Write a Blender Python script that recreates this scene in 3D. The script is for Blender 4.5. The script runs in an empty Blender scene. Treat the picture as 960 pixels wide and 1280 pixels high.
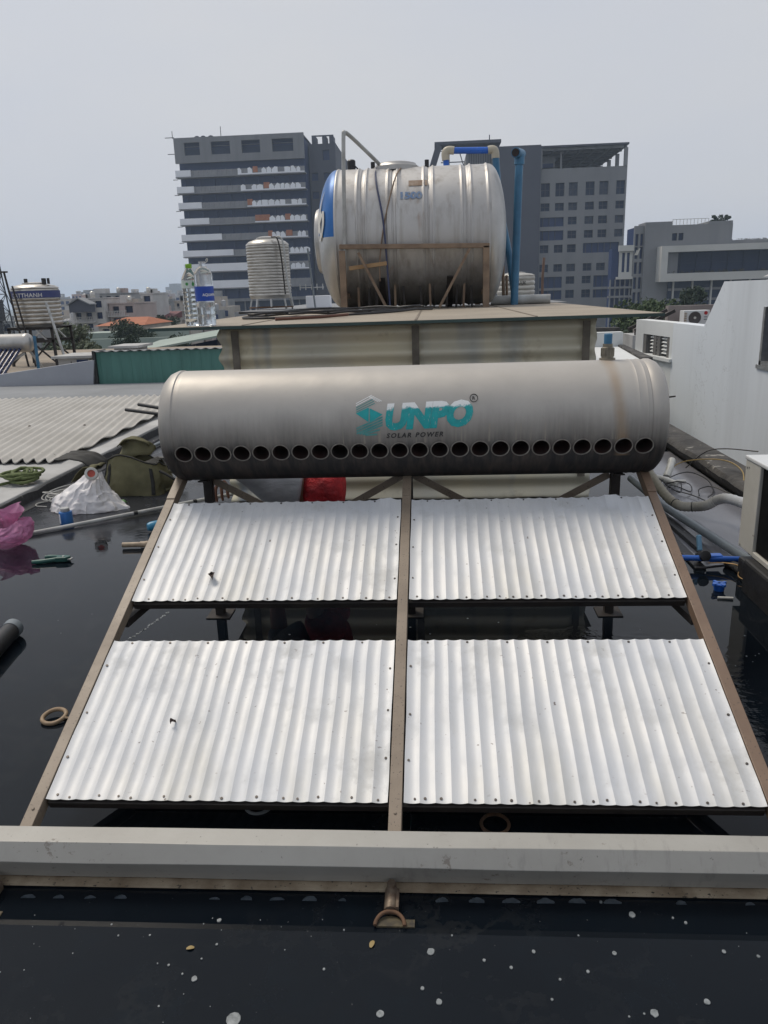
import bpy, bmesh, math, random
from mathutils import Vector, Matrix, noise
R = math.radians
PI = math.pi
SC = bpy.context.scene
COL = SC.collection
rnd = random.Random(7)

# ---------------------------------------------------------------- linking and describing
def wl(o):
    v = Vector((0, 0, 0))
    while o is not None:
        v = v + o.location
        o = o.parent
    return v

def tag(o, label, cat, group=None, kind=None):
    o['label'] = label
    if cat: o['category'] = cat
    if group: o['group'] = group
    if kind: o['kind'] = kind
    return o

def thing(name, label, cat, loc=(0, 0, 0), rz=0, group=None):
    o = bpy.data.objects.new(name, None)
    COL.objects.link(o)
    o.location = loc
    o.rotation_euler = (0, 0, rz)
    o.empty_display_size = .1
    return tag(o, label, cat, group)

def structure(o, label):
    o['kind'] = 'structure'
    o['label'] = label
    o['category'] = o.name.split('.')[0].replace('_', ' ')
    return o

def link_mesh(name, me, mats, parent=None, smooth=None, bev=0, loc=None):
    if not isinstance(mats, (list, tuple)): mats = [mats]
    for m in mats: me.materials.append(m)
    if smooth:
        for p in me.polygons: p.use_smooth = True
        try: me.set_sharp_from_angle(angle=R(smooth))
        except Exception: pass
    o = bpy.data.objects.new(name, me)
    COL.objects.link(o)
    if parent: o.parent = parent
    if loc: o.location = loc
    if bev:
        b = o.modifiers.new('edge', 'BEVEL')
        b.width = bev; b.segments = 2; b.limit_method = 'ANGLE'; b.angle_limit = R(40)
    return o

class MB:
    """collects shapes; build() links them as one mesh object"""
    def __init__(s): s.v = []; s.f = []; s.m = []; s.cur = 0
    def mat(s, i): s.cur = i; return s
    def add(s, vs, fs):
        b = len(s.v)
        s.v += [tuple(v) for v in vs]
        for f in fs: s.f.append([b + i for i in f]); s.m.append(s.cur)
        return s
    def box(s, x0, x1, y0, y1, z0, z1):
        vs = [(x, y, z) for z in (z0, z1) for y in (y0, y1) for x in (x0, x1)]
        return s.add(vs, [(0, 2, 3, 1), (4, 5, 7, 6), (0, 1, 5, 4), (2, 6, 7, 3), (0, 4, 6, 2), (1, 3, 7, 5)])
    def beam(s, p0, p1, w, h, up=(0, 0, 1)):
        p0, p1 = Vector(p0), Vector(p1)
        d = (p1 - p0).normalized()
        u = Vector(up)
        if abs(d.dot(u)) > .98: u = Vector((0, 1, 0))
        a = d.cross(u).normalized(); b = a.cross(d)
        vs = [p + a * (i * w / 2) + b * (j * h / 2) for p in (p0, p1) for j in (-1, 1) for i in (-1, 1)]
        return s.add(vs, [(0, 2, 3, 1), (4, 5, 7, 6), (0, 1, 5, 4), (2, 6, 7, 3), (0, 4, 6, 2), (1, 3, 7, 5)])
    def tube(s, pts, r, n=10, caps=True, closed=False):
        pts = [Vector(p) for p in pts]
        k = len(pts)
        rr = r if isinstance(r, (list, tuple)) else [r] * k
        ref = None; vs = []
        for i, p in enumerate(pts):
            if closed: d = pts[(i + 1) % k] - pts[i - 1]
            else: d = pts[min(i + 1, k - 1)] - pts[max(i - 1, 0)]
            d = d.normalized() if d.length > 1e-9 else Vector((0, 0, 1))
            if ref is None:
                ref = Vector((0, 0, 1)) if abs(d.z) < .9 else Vector((1, 0, 0))
            a = ref - d * ref.dot(d)
            if a.length < 1e-6: a = Vector((1, 0, 0)) - d * d.x
            a.normalize(); b = d.cross(a); ref = a
            vs += [p + a * (rr[i] * math.cos(t * 2 * PI / n)) + b * (rr[i] * math.sin(t * 2 * PI / n)) for t in range(n)]
        fs = []
        for i in range(k if closed else k - 1):
            j = (i + 1) % k
            fs += [(i * n + t, i * n + (t + 1) % n, j * n + (t + 1) % n, j * n + t) for t in range(n)]
        if caps and not closed:
            fs += [tuple(reversed(range(n))), tuple(range((k - 1) * n, k * n))]
        return s.add(vs, fs)
    def lathe(s, prof, n=32, axis='z', c=(0, 0, 0), a0=0, a1=2 * PI, fn=None, caps=True):
        full = abs(a1 - a0 - 2 * PI) < 1e-6
        vs = []; k = len(prof); cols = n if full else n + 1
        for (r, h) in prof:
            for t in range(cols):
                a = a0 + (a1 - a0) * t / n
                q = r if fn is None else fn(r, h, a)
                x, y = q * math.cos(a), q * math.sin(a)
                if axis == 'z': p = (c[0] + x, c[1] + y, c[2] + h)
                elif axis == 'x': p = (c[0] + h, c[1] + x, c[2] + y)
                else: p = (c[0] + y, c[1] + h, c[2] + x)
                vs.append(p)
        fs = []
        for i in range(k - 1):
            for t in range(n):
                u = (t + 1) % cols
                f = (i * cols + t, i * cols + u, (i + 1) * cols + u, (i + 1) * cols + t)
                fs.append(f)
        if full and caps:
            if prof[0][0] > 1e-6: fs.append(tuple(reversed(range(cols))))
            if prof[-1][0] > 1e-6: fs.append(tuple(range((k - 1) * cols, k * cols)))
        return s.add(vs, fs)
    def prism(s, poly, d0, d1, plane='xy'):
        n = len(poly)
        def P(p, d):
            if plane == 'xy': return (p[0], p[1], d)
            if plane == 'xz': return (p[0], d, p[1])
            return (d, p[0], p[1])
        vs = [P(p, d0) for p in poly] + [P(p, d1) for p in poly]
        fs = [tuple(reversed(range(n))), tuple(range(n, 2 * n))]
        fs += [(i, (i + 1) % n, n + (i + 1) % n, n + i) for i in range(n)]
        return s.add(vs, fs)
    def grid(s, fn, nu, nv):
        vs = [fn(i / nu, j / nv) for j in range(nv + 1) for i in range(nu + 1)]
        fs = [(j * (nu + 1) + i, j * (nu + 1) + i + 1, (j + 1) * (nu + 1) + i + 1, (j + 1) * (nu + 1) + i) for j in range(nv) for i in range(nu)]
        return s.add(vs, fs)
    def xform(s, M):
        s.v = [tuple(M @ Vector(v)) for v in s.v]; return s
    def mesh(s, name, off=Vector((0, 0, 0))):
        me = bpy.data.meshes.new(name)
        me.from_pydata([(v[0] - off[0], v[1] - off[1], v[2] - off[2]) for v in s.v], [], s.f)
        for p, m in zip(me.polygons, s.m): p.material_index = m
        bm = bmesh.new(); bm.from_mesh(me)
        bmesh.ops.remove_doubles(bm, verts=bm.verts, dist=1e-6)
        bmesh.ops.recalc_face_normals(bm, faces=bm.faces)
        bm.to_mesh(me); bm.free()
        me.update()
        return me
    def build(s, name, mats, parent=None, smooth=None, bev=0, org=None, local=False):
        """verts are in world space (local=True: in the parent's space); org puts the object's own origin at a world point"""
        base = Vector((0, 0, 0)) if (parent is None or local) else wl(parent)
        if org is not None:
            o = Vector(org)
            return link_mesh(name, s.mesh(name, o), mats, parent, smooth, bev, tuple(o - base))
        return link_mesh(name, s.mesh(name, base), mats, parent, smooth, bev)

def copy_tree(o, parent=None):
    c = o.copy(); COL.objects.link(c); c.parent = parent
    for ch in list(o.children): copy_tree(ch, c)
    return c

def copy_part(o, parent, loc):
    c = o.copy(); COL.objects.link(c); c.parent = parent; c.location = loc
    return c

def spline(pts, n=8):
    P = [Vector(p) for p in pts]
    P = [P[0] * 2 - P[1]] + P + [P[-1] * 2 - P[-2]]
    out = []
    for i in range(1, len(P) - 2):
        for k in range(n):
            t = k / n
            a, b, c, d = P[i - 1], P[i], P[i + 1], P[i + 2]
            out.append(.5 * ((2 * b) + (c - a) * t + (2 * a - 5 * b + 4 * c - d) * t * t + (3 * b - a - 3 * c + d) * t ** 3))
    out.append(P[-2])
    return out

def evaluated(o):
    bpy.context.view_layer.update()
    dg = bpy.context.evaluated_depsgraph_get()
    return bpy.data.meshes.new_from_object(o.evaluated_get(dg))

def text_mesh(txt, size, fn, shear=0, offset=0, spacing=1, sx=1, cutx=0, cuty=0, align='LEFT', name='lettering'):
    """lettering as a mesh, cut into strips so that it can follow a curved surface; fn maps (u,v) to a point"""
    cu = bpy.data.curves.new('t', 'FONT')
    cu.body = txt; cu.size = size; cu.shear = shear; cu.offset = offset; cu.space_character = spacing; cu.align_x = align
    cu.resolution_u = 3
    o = bpy.data.objects.new('t', cu); COL.objects.link(o)
    me = evaluated(o)
    bpy.data.objects.remove(o)
    bm = bmesh.new(); bm.from_mesh(me); bpy.data.meshes.remove(me)
    for ax, st in ((0, cutx), (1, cuty)):
        if st:
            lo = min(v.co[ax] for v in bm.verts); hi = max(v.co[ax] for v in bm.verts)
            q = lo + st
            while q < hi:
                no = Vector((0, 0, 0)); no[ax] = 1; co = Vector((0, 0, 0)); co[ax] = q
                bmesh.ops.bisect_plane(bm, geom=bm.verts[:] + bm.edges[:] + bm.faces[:], plane_co=co, plane_no=no)
                q += st
    for v in bm.verts: v.co = Vector(fn(v.co.x * sx, v.co.y))
    me = bpy.data.meshes.new(name); bm.to_mesh(me); bm.free()
    return me

def skin(name, verts, edges, radii, mat, parent, sub=2, keep=False):
    """one continuous tapering surface grown round a skeleton"""
    me = bpy.data.meshes.new(name); me.from_pydata(verts, edges, [])
    o = bpy.data.objects.new(name, me); COL.objects.link(o)
    m = o.modifiers.new('s', 'SKIN')
    for i, sv in enumerate(me.skin_vertices[0].data):
        r = radii[i]; sv.radius = (r, r) if not isinstance(r, tuple) else r
        sv.use_root = (i == 0)
    o.modifiers.new('d', 'SUBSURF').levels = sub
    o.modifiers['d'].render_levels = sub
    e = evaluated(o)
    bpy.data.objects.remove(o)
    return e

def merge_meshes(name, list_):
    bm = bmesh.new()
    for m in list_: bm.from_mesh(m)
    me = bpy.data.meshes.new(name); bm.to_mesh(me); bm.free()
    return me

# ---------------------------------------------------------------- materials
def lin(r, g, b):
    f = lambda c: (c / 255) / 12.92 if c / 255 <= .04045 else ((c / 255 + .055) / 1.055) ** 2.4
    return (f(r), f(g), f(b))

class NT:
    def __init__(s, name):
        s.m = bpy.data.materials.new(name); s.m.use_nodes = True
        s.t = s.m.node_tree; s.n = s.t.nodes; s.l = s.t.links
        s.b = s.n['Principled BSDF']
        s.tc = s.n.new('ShaderNodeTexCoord')
    def new(s, t, **kw):
        n = s.n.new(t)
        for k, v in kw.items():
            if k.startswith('i_'): n.inputs[k[2:].replace('_', ' ')].default_value = v
            else: setattr(n, k, v)
        return n
    def link(s, a, b): s.l.new(a, b)
    def noise(s, scale, detail=4, rough=.55, stretch=None, src=None):
        n = s.new('ShaderNodeTexNoise'); n.inputs['Scale'].default_value = scale
        n.inputs['Detail'].default_value = detail; n.inputs['Roughness'].default_value = rough
        c = src or s.tc.outputs['Object']
        if stretch:
            mp = s.new('ShaderNodeMapping'); mp.inputs['Scale'].default_value = stretch
            s.link(c, mp.inputs['Vector']); c = mp.outputs['Vector']
        s.link(c, n.inputs['Vector'])
        return n.outputs['Fac']
    def ramp(s, fac, a, b, ca=(0, 0, 0), cb=(1, 1, 1)):
        r = s.new('ShaderNodeValToRGB')
        r.color_ramp.elements[0].position = a; r.color_ramp.elements[1].position = b
        r.color_ramp.elements[0].color = (*ca, 1); r.color_ramp.elements[1].color = (*cb, 1)
        s.link(fac, r.inputs['Fac']); return r.outputs['Color']
    def mix(s, fac, a, b, mode='MIX'):
        n = s.new('ShaderNodeMix'); n.data_type = 'RGBA'; n.blend_type = mode
        for sock, v in ((0, fac), (6, a), (7, b)):
            if isinstance(v, bpy.types.NodeSocket): s.link(v, n.inputs[sock])
            elif sock == 0: n.inputs[0].default_value = v
            else: n.inputs[sock].default_value = (*v, 1)
        return n.outputs[2]
    def math(s, op, a, b=0, c=0, clamp=False):
        n = s.new('ShaderNodeMath'); n.operation = op; n.use_clamp = clamp
        for i, v in enumerate((a, b, c)):
            if isinstance(v, bpy.types.NodeSocket): s.link(v, n.inputs[i])
            else: n.inputs[i].default_value = v
        return n.outputs[0]
    def xyz(s, src=None):
        n = s.new('ShaderNodeSeparateXYZ'); s.link(src or s.tc.outputs['Object'], n.inputs[0]); return n.outputs
    def bump(s, h, strength=.3, dist=.01):
        n = s.new('ShaderNodeBump'); n.inputs['Strength'].default_value = strength; n.inputs['Distance'].default_value = dist
        s.link(h, n.inputs['Height']); s.link(n.outputs['Normal'], s.b.inputs['Normal'])
    def set(s, **kw):
        for k, v in kw.items():
            k = k.replace('_', ' ')
            if isinstance(v, bpy.types.NodeSocket): s.link(v, s.b.inputs[k])
            else: s.b.inputs[k].default_value = (*v, 1) if isinstance(v, tuple) and len(v) == 3 else v

def M(name, col, rough=.6, metal=0., col2=None, vs=4, bump=0, bs=60, bd=.003, spec=.5, stretch=None, speck=None, speck_s=40, speck_t=.66):
    t = NT(name)
    c2 = col2 or tuple(c * .72 for c in col)
    n = t.noise(vs, 5, .6, stretch)
    c = t.mix(t.ramp(n, .35, .68), col, c2)
    if speck:
        c = t.mix(t.ramp(t.noise(speck_s, 3, .6), speck_t, speck_t + .05), c, speck)
    rr = t.math('MULTIPLY_ADD', n, .25, rough - .12, True)
    t.set(Base_Color=c, Roughness=rr, Metallic=metal)
    t.b.inputs['Specular IOR Level'].default_value = spec
    if bump: t.bump(t.noise(bs, 4, .6, stretch), bump, bd)
    return t.m
# ---------------------------------------------------------------- named materials
m_rail = M('brown_paint', (.25, .20, .15), .5, 0, (.185, .145, .108), 6, .2, 180, .001, speck=(.06, .045, .04), speck_s=160, speck_t=.63)
m_rail_red = M('reddish_brown_paint', (.20, .135, .092), .5, 0, (.145, .095, .065), 6, .2, 180, .001, speck=(.05, .04, .035), speck_s=160, speck_t=.64)
m_darksteel = M('dark_rusty_steel', (.035, .028, .024), .6, .2, (.015, .013, .013), 12, .2, 120, .001)
def chipped(name, base, base2, rust, rough, vs=6, amount=.6):
    t = NT(name)
    col = t.mix(t.ramp(t.noise(vs, 5, .65), .3, .7), base, base2)
    run = t.math('MULTIPLY', t.ramp(t.noise(1, 5, .65, (34, 9, 9)), .55, .70), t.ramp(t.noise(2.3, 3, .6), .45, .60))
    col = t.mix(t.math('MULTIPLY', run, .45), col, tuple(c * .55 for c in base2))
    bl = t.math('MULTIPLY', t.ramp(t.noise(30, 5, .75), .60, .66), t.ramp(t.noise(3.4, 3, .6), .50, .60))
    col = t.mix(t.math('MULTIPLY', bl, amount), col, rust)
    col = t.mix(t.math('MULTIPLY', t.ramp(t.noise(110, 2, .5), .72, .75), .7), col, tuple(c * .35 for c in base2))
    t.set(Base_Color=col, Roughness=t.math('MULTIPLY_ADD', bl, .3, rough), Metallic=.05)
    t.bump(t.math('ADD', t.noise(90, 4, .6), t.math('MULTIPLY', bl, -1.5)), .15, .001)
    return t.m
m_trayt = chipped('weathered_tray_paint', (.36, .352, .325), (.30, .29, .265), (.10, .07, .05), .42, 4, .5)
m_trayt_old = M('weathered_cream_paint', (.345, .338, .31), .48, .1, (.25, .24, .215), 5, .12, 90, .001, speck=(.11, .085, .065), speck_s=38, speck_t=.66)
m_lip = M('weathered_tan_paint', (.40, .33, .24), .5, .1, (.2, .15, .10), 14, .15, 120, .001, speck=(.03, .025, .02), speck_s=90, speck_t=.63)
m_rust = M('rust', (.16, .085, .045), .8, .1, (.06, .035, .022), 30, .5, 90, .002)
m_black = M('black_rubber', (.018, .018, .02), .45, 0, (.01, .01, .011), 10)
m_blackcable = M('black_cable', (.02, .02, .022), .5)
m_greypvc = M('grey_pvc', (.20, .23, .25), .35, 0, (.13, .15, .165), 5, speck=(.05, .05, .05), speck_s=20, speck_t=.66)
m_whitepvc = M('white_pvc', (.62, .62, .59), .4, 0, (.45, .44, .40), 9)
m_paleg = M('pale_grey_pipe', (.45, .46, .45), .35, 0, (.3, .3, .29), 8)
m_bluepvc = M('blue_pvc', (.02, .13, .55), .3, 0, (.015, .09, .40), 5)
m_bluepipe = M('faded_blue_pipe', (.045, .17, .30), .4, 0, (.03, .11, .20), 6)
m_beige = M('beige_fitting', (.5, .45, .35), .45)
m_steel = M('galvanised_steel', (.5, .5, .49), .35, .8, (.34, .34, .33), 9)
m_brass = M('dull_brass_fitting', (.32, .29, .23), .4, .7, (.18, .16, .13), 30)

# stainless shell of the heater: dull steel with sooty streaks round the sockets, shade painted into the lower front, and a rust run
def heater_steel():
    t = NT('soot_and_shade_stainless')
    x, y, z = t.xyz()
    n = t.noise(5, 5, .6)
    base = t.mix(t.ramp(n, .3, .7), (.45, .425, .39), (.395, .372, .342))
    base = t.mix(t.math('MULTIPLY', t.ramp(t.noise(38, 2, .5), .68, .74), .12), base, (.3, .27, .24))
    streak = t.noise(1, 5, .65, (70, 5, 5))
    blotch = t.noise(4, 4, .6, (1.6, 1, 1))
    # height at which the dark lower front starts wanders with the streaks
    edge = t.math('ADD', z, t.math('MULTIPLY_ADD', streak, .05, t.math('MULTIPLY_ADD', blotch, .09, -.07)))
    soot_shade = t.ramp(t.math('MULTIPLY_ADD', edge, 4.2, .43, True), .10, .80, (1, 1, 1), (0, 0, 0))
    soot_shade = t.math('POWER', soot_shade, 1.3)
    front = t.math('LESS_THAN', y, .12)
    soot_shade = t.math('MULTIPLY', soot_shade, front)
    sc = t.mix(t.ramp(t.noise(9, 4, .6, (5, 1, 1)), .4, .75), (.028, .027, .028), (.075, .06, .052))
    col = t.mix(soot_shade, base, sc)
    # pale drips in the dark above the holes
    dr = t.math('MULTIPLY', t.ramp(t.noise(1, 3, .6, (110, 3, 3)), .60, .66), t.math('MULTIPLY', t.math('LESS_THAN', z, .02), t.math('GREATER_THAN', z, -.045)))
    dr = t.math('MULTIPLY', dr, t.ramp(t.noise(2.2, 2, .5), .46, .56))
    col = t.mix(t.math('MULTIPLY', dr, .55), col, (.32, .29, .24))
    # rust run under the fitting
    w = t.math('ADD', x, t.math('MULTIPLY_ADD', t.noise(9, 3, .6), .018, t.math('MULTIPLY', z, .10)))
    d = t.math('ABSOLUTE', t.math('SUBTRACT', w, .752))
    run = t.ramp(d, .006, .030, (1, 1, 1), (0, 0, 0))
    run = t.math('MULTIPLY', run, t.math('MULTIPLY', t.math('GREATER_THAN', z, -.11), t.math('LESS_THAN', y, .0)))
    run = t.math('MULTIPLY', run, t.ramp(t.noise(7, 3, .6), .2, .6, (.2, .2, .2), (.6, .6, .6)))
    col = t.mix(run, col, (.30, .20, .11))
    met = t.math('MULTIPLY_ADD', soot_shade, -.25, .30, True)
    met = t.math('MULTIPLY_ADD', run, -.5, met, True)
    t.set(Base_Color=col, Metallic=met, Roughness=t.math('MULTIPLY_ADD', soot_shade, .14, t.math('MULTIPLY_ADD', n, .14, .42)))
    t.b.inputs['Specular IOR Level'].default_value = .35
    h = t.math('MULTIPLY_ADD', t.noise(2.6, 2, .5), 1, t.math('MULTIPLY', t.noise(9, 2, .5), .18))
    t.bump(h, .5, .02)
    return t.m
m_heater = heater_steel()
m_hole = M('dark_socket_lining', (.012, .010, .010), .7, 0, (.035, .012, .009), 14)
m_ring = M('steel_socket_lip', (.30, .28, .25), .5, .4, (.14, .125, .11), 30)

def big_tank_steel():
    t = NT('stained_stainless_tank')
    x, y, z = t.xyz()
    n = t.noise(2.2, 5, .6)
    base = t.mix(t.ramp(n, .3, .7), (.50, .49, .475), (.42, .41, .40))
    st = t.noise(1, 5, .6, (16, 16, .7))
    col = t.mix(t.math('MULTIPLY', t.ramp(st, .5, .72), .55), base, (.22, .19, .155))
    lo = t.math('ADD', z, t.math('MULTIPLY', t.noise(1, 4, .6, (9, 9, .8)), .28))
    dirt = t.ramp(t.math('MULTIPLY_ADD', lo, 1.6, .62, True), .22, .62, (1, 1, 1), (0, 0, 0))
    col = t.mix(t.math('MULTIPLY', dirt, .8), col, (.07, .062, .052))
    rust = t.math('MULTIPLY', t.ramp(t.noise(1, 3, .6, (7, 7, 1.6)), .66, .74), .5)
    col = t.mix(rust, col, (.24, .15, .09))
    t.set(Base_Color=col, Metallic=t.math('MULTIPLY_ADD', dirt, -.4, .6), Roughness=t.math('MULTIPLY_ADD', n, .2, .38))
    t.bump(t.noise(1.8, 2, .5), .25, .03)
    return t.m
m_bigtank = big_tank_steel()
m_bluepaint = M('blue_paint_on_steel', (.028, .15, .42), .38, .25, (.02, .11, .33), 4)
m_whitepaint = M('white_mark', (.62, .6, .55), .5)
m_dome = M('brushed_dome_steel', (.52, .505, .48), .36, .7, (.38, .37, .355), 3)
m_smalltank = M('ribbed_stainless', (.55, .53, .49), .32, .75, (.34, .32, .29), 7, stretch=(1, 1, 6))
m_wood = M('weathered_frame', (.24, .17, .115), .7, 0, (.14, .095, .065), 9, .3, 60, .002)

# reflector sheets
def sheet_mat():
    t = NT('white_galvanised_sheet')
    n = t.noise(3.2, 5, .6)
    x, y, z = t.xyz()
    col = t.mix(t.ramp(n, .3, .7), (.62, .62, .615), (.55, .57, .60))
    dirt = t.math('MULTIPLY', t.ramp(t.noise(3.1, 5, .65, (1.5, .5, 1)), .44, .66), t.ramp(t.math('MULTIPLY_ADD', y, -1.6, 1.0, True), .15, .95))
    col = t.mix(t.math('MULTIPLY', dirt, .6), col, (.42, .41, .36))
    ox = t.ramp(t.noise(1, 5, .7, (26, 1.6, 1)), .50, .66)
    ox = t.math('MULTIPLY', ox, t.ramp(t.noise(1.4, 3, .6), .35, .62))
    col = t.mix(t.math('MULTIPLY', ox, .38), col, (.43, .44, .455))
    st2 = t.math('MULTIPLY', t.ramp(t.noise(6.5, 6, .7), .50, .62), t.ramp(t.noise(1.8, 3, .6), .42, .60))
    col = t.mix(t.math('MULTIPLY', st2, .5), col, (.40, .395, .37))
    sp = t.ramp(t.noise(62, 2, .5), .70, .725)
    sp = t.math('MULTIPLY', sp, t.ramp(t.noise(5, 3, .6), .42, .62))
    col = t.mix(t.math('MULTIPLY', sp, .8), col, (.12, .09, .08))
    col = t.mix(t.math('MULTIPLY', t.ramp(t.noise(1, 4, .6, (45, 2.2, 1)), .62, .75), .22), col, (.45, .44, .42))
    t.set(Base_Color=col, Metallic=.16, Roughness=t.math('MULTIPLY_ADD', st2, .15, t.math('MULTIPLY_ADD', n, .25, .42)))
    t.bump(t.noise(11, 3, .6, (1, .5, 1)), .12, .01)
    return t.m
m_sheet = sheet_mat()
m_screw = M('dark_screw', (.11, .095, .085), .5, .5)

# black membrane under a film of water
def floor_mat():
    t = NT('wet_black_membrane')
    co = t.tc.outputs['Object']
    x, y, z = t.xyz()
    big = t.noise(.9, 4, .6)
    # damp but not flooded: where the tools lie on the left and out on the far roof
    d = t.math('ADD', t.math('MULTIPLY', y, .9), t.math('MULTIPLY_ADD', x, -.35, -4.05))
    d = t.math('ADD', d, t.math('MULTIPLY_ADD', t.noise(1.7, 5, .65), 1.6, -.8))
    d = t.math('ADD', d, t.math('MULTIPLY', t.math('GREATER_THAN', x, 1.0), -1.2))
    dry = t.ramp(t.math('MULTIPLY_ADD', d, .5, .35, True), .35, .72)
    patch = t.ramp(t.noise(2.4, 5, .6), .52, .6)
    dry = t.math('MULTIPLY', dry, t.math('MULTIPLY_ADD', patch, .45, .55))
    mud = t.mix(t.ramp(t.noise(1.6, 5, .6), .3, .72), (.0025, .0045, .0075), (.0055, .008, .0115))
    mud = t.mix(t.math('MULTIPLY', t.ramp(t.noise(130, 2, .5), .74, .76), .5), mud, (.12, .12, .12))
    tide = t.ramp(t.math('ABSOLUTE', t.math('SUBTRACT', t.noise(1.9, 6, .62), .5)), .004, .016, (1, 1, 1), (0, 0, 0))
    tide = t.math('MULTIPLY', tide, t.ramp(t.noise(1.1, 3, .6), .45, .6))
    silt = t.math('MULTIPLY', t.ramp(t.noise(3.4, 6, .7), .52, .70), .6)
    mud = t.mix(silt, mud, (.004, .0085, .0135))
    mud = t.mix(t.math('MULTIPLY', tide, .12), mud, (.05, .05, .048))
    drc = t.mix(t.ramp(t.noise(4.5, 5, .65), .3, .7), (.030, .032, .040), (.052, .054, .062))
    t.set(Base_Color=t.mix(dry, mud, drc))
    t.set(Roughness=t.math('MULTIPLY_ADD', dry, .40, t.math('MULTIPLY_ADD', silt, .05, t.math('MULTIPLY_ADD', tide, .06, .012))))
    t.b.inputs['IOR'].default_value = 1.27
    # still water with ripples where it runs (right of centre) ; rough felt where it is only damp
    cx = t.math('SUBTRACT', x, .75); cy = t.math('SUBTRACT', y, 2.35)
    rd = t.math('ADD', t.math('MULTIPLY', t.math('MULTIPLY', cx, cx), 2.2), t.math('MULTIPLY', t.math('MULTIPLY', cy, cy), 2.6))
    rip = t.ramp(t.math('ADD', rd, t.math('MULTIPLY_ADD', t.noise(3, 3, .6), .7, -.35)), .1, .65, (1, 1, 1), (0, 0, 0))
    h = t.math('MULTIPLY', t.noise(1.3, 2, .5), .05)
    h = t.math('ADD', h, t.math('MULTIPLY', t.math('MULTIPLY', t.noise(16, 3, .55, (1, 1.7, 1)), rip), .30))
    h = t.math('ADD', h, t.math('MULTIPLY', t.math('MULTIPLY', t.noise(26, 5, .65), dry), .28))
    t.bump(h, .5, .03)
    return t.m
m_floor = floor_mat()
m_foam = M('pale_foam', (.24, .26, .27), .5, 0, (.10, .115, .12), 90)
m_leaf = M('dry_leaf', (.30, .22, .09), .7)
m_cement = M('grey_cement', (.44, .44, .435), .8, 0, (.32, .32, .315), 2.5, .3, 30, .004, speck=(.1, .1, .1), speck_s=12, speck_t=.68)
m_cement_mid = M('plain_grey_render', (.235, .245, .26), .8, 0, (.19, .20, .21), 1.2, .2, 20, .005)
m_membrane = M('cracked_black_membrane', (.022, .022, .026), .55, 0, (.045, .045, .047), 7, .6, 25, .01, speck=(.20, .19, .17), speck_s=16, speck_t=.65)
m_mossy = M('weathered_parapet', (.07, .065, .06), .8, 0, (.025, .025, .026), 6, .7, 22, .015, speck=(.26, .25, .23), speck_s=9, speck_t=.62)
m_apron = M('wet_grey_apron', (.22, .222, .245), .16, 0, (.165, .167, .185), 1.6)
m_apron.node_tree.nodes['Principled BSDF'].inputs['IOR'].default_value = 1.33
m_fibro = M('cream_fibre_cement', (.46, .447, .42), .85, 0, (.385, .372, .345), 2.2, .2, 40, .004, speck=(.17, .15, .13), speck_s=9, speck_t=.7)
m_plate = M('dusty_sheet_roof', (.33, .285, .225), .75, 0, (.26, .225, .18), 2.4, .15, 40, .003, speck=(.17, .14, .12), speck_s=11, speck_t=.68)
m_plate_edge = M('green_sheet_edge', (.035, .07, .065), .5)
def plastic_wall():
    t = NT('aged_translucent_plastic')
    n = t.noise(1.3, 3, .5, (2.2, 1, .5))
    col = t.mix(t.ramp(n, .38, .62), (.62, .57, .42), (.52, .50, .41))
    col = t.mix(t.ramp(t.noise(1, 2, .5, (5, 1, .3)), .60, .70), col, (.30, .33, .35))
    col = t.mix(t.math('MULTIPLY', t.ramp(t.noise(7, 5, .65), .58, .75), .5), col, (.25, .2, .13))
    t.set(Base_Color=col, Roughness=.35)
    t.b.inputs['Subsurface Weight'].default_value = 0
    return t.m
m_plastic = plastic_wall()
def stained_wall(name, c1, c2, streak, amount=.5, vz=.25, vs=1.6):
    t = NT(name)
    col = t.mix(t.ramp(t.noise(.5, 4, .6, (1, 1, .5)), .3, .7), c1, c2)
    s = t.math('MULTIPLY', t.ramp(t.noise(vs, 5, .65, (1, 1, vz * .3)), .48, .72), amount)
    col = t.mix(s, col, streak)
    cr = t.ramp(t.math('ABSOLUTE', t.math('SUBTRACT', t.noise(.8, 6, .6), .5)), .001, .004, (1, 1, 1), (0, 0, 0))
    cr = t.math('MULTIPLY', cr, t.math('MULTIPLY', t.ramp(t.noise(.45, 2, .5), .5, .6), .35))
    col = t.mix(cr, col, (.18, .18, .18))
    col = t.mix(t.math('MULTIPLY', t.ramp(t.noise(9, 4, .7), .66, .72), .35), col, streak)
    t.set(Base_Color=col, Roughness=.8)
    t.bump(t.noise(25, 4, .6), .08, .004)
    return t.m
m_white_wall = stained_wall('pale_wall_paint', (.67, .71, .75), (.62, .665, .71), (.46, .49, .52), .4)
m_white_wall2 = M('white_wall_paint', (.68, .70, .70), .75, 0, (.6, .62, .62), .8)
m_glass_dark = M('dark_window_glass', (.014, .026, .062), .35, 0, (.022, .036, .075), .5, spec=.15)
m_glass_dim = M('dusty_window_glass', (.03, .046, .085), .4, 0, (.02, .034, .065), .3, spec=.15)
m_tower = stained_wall('grey_tower_concrete', (.205, .212, .224), (.18, .186, .198), (.13, .135, .145), .5, .1, .5)
m_tower2 = stained_wall('grey_tower_render', (.212, .218, .228), (.19, .196, .206), (.145, .15, .16), .5, .1, .4)
m_towerd = M('dark_tower_cladding', (.075, .082, .105), .8, 0, (.062, .068, .09), .1)
m_recess = M('deep_recess', (.008, .028, .10), .6, 0, (.016, .04, .125), .15)
m_parapet = M('floor_parapet', (.27, .275, .285), .85, 0, (.20, .205, .22), .5)
m_whitepanel = M('white_board', (.82, .84, .88), .6, 0, (.74, .76, .80), .3)
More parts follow.
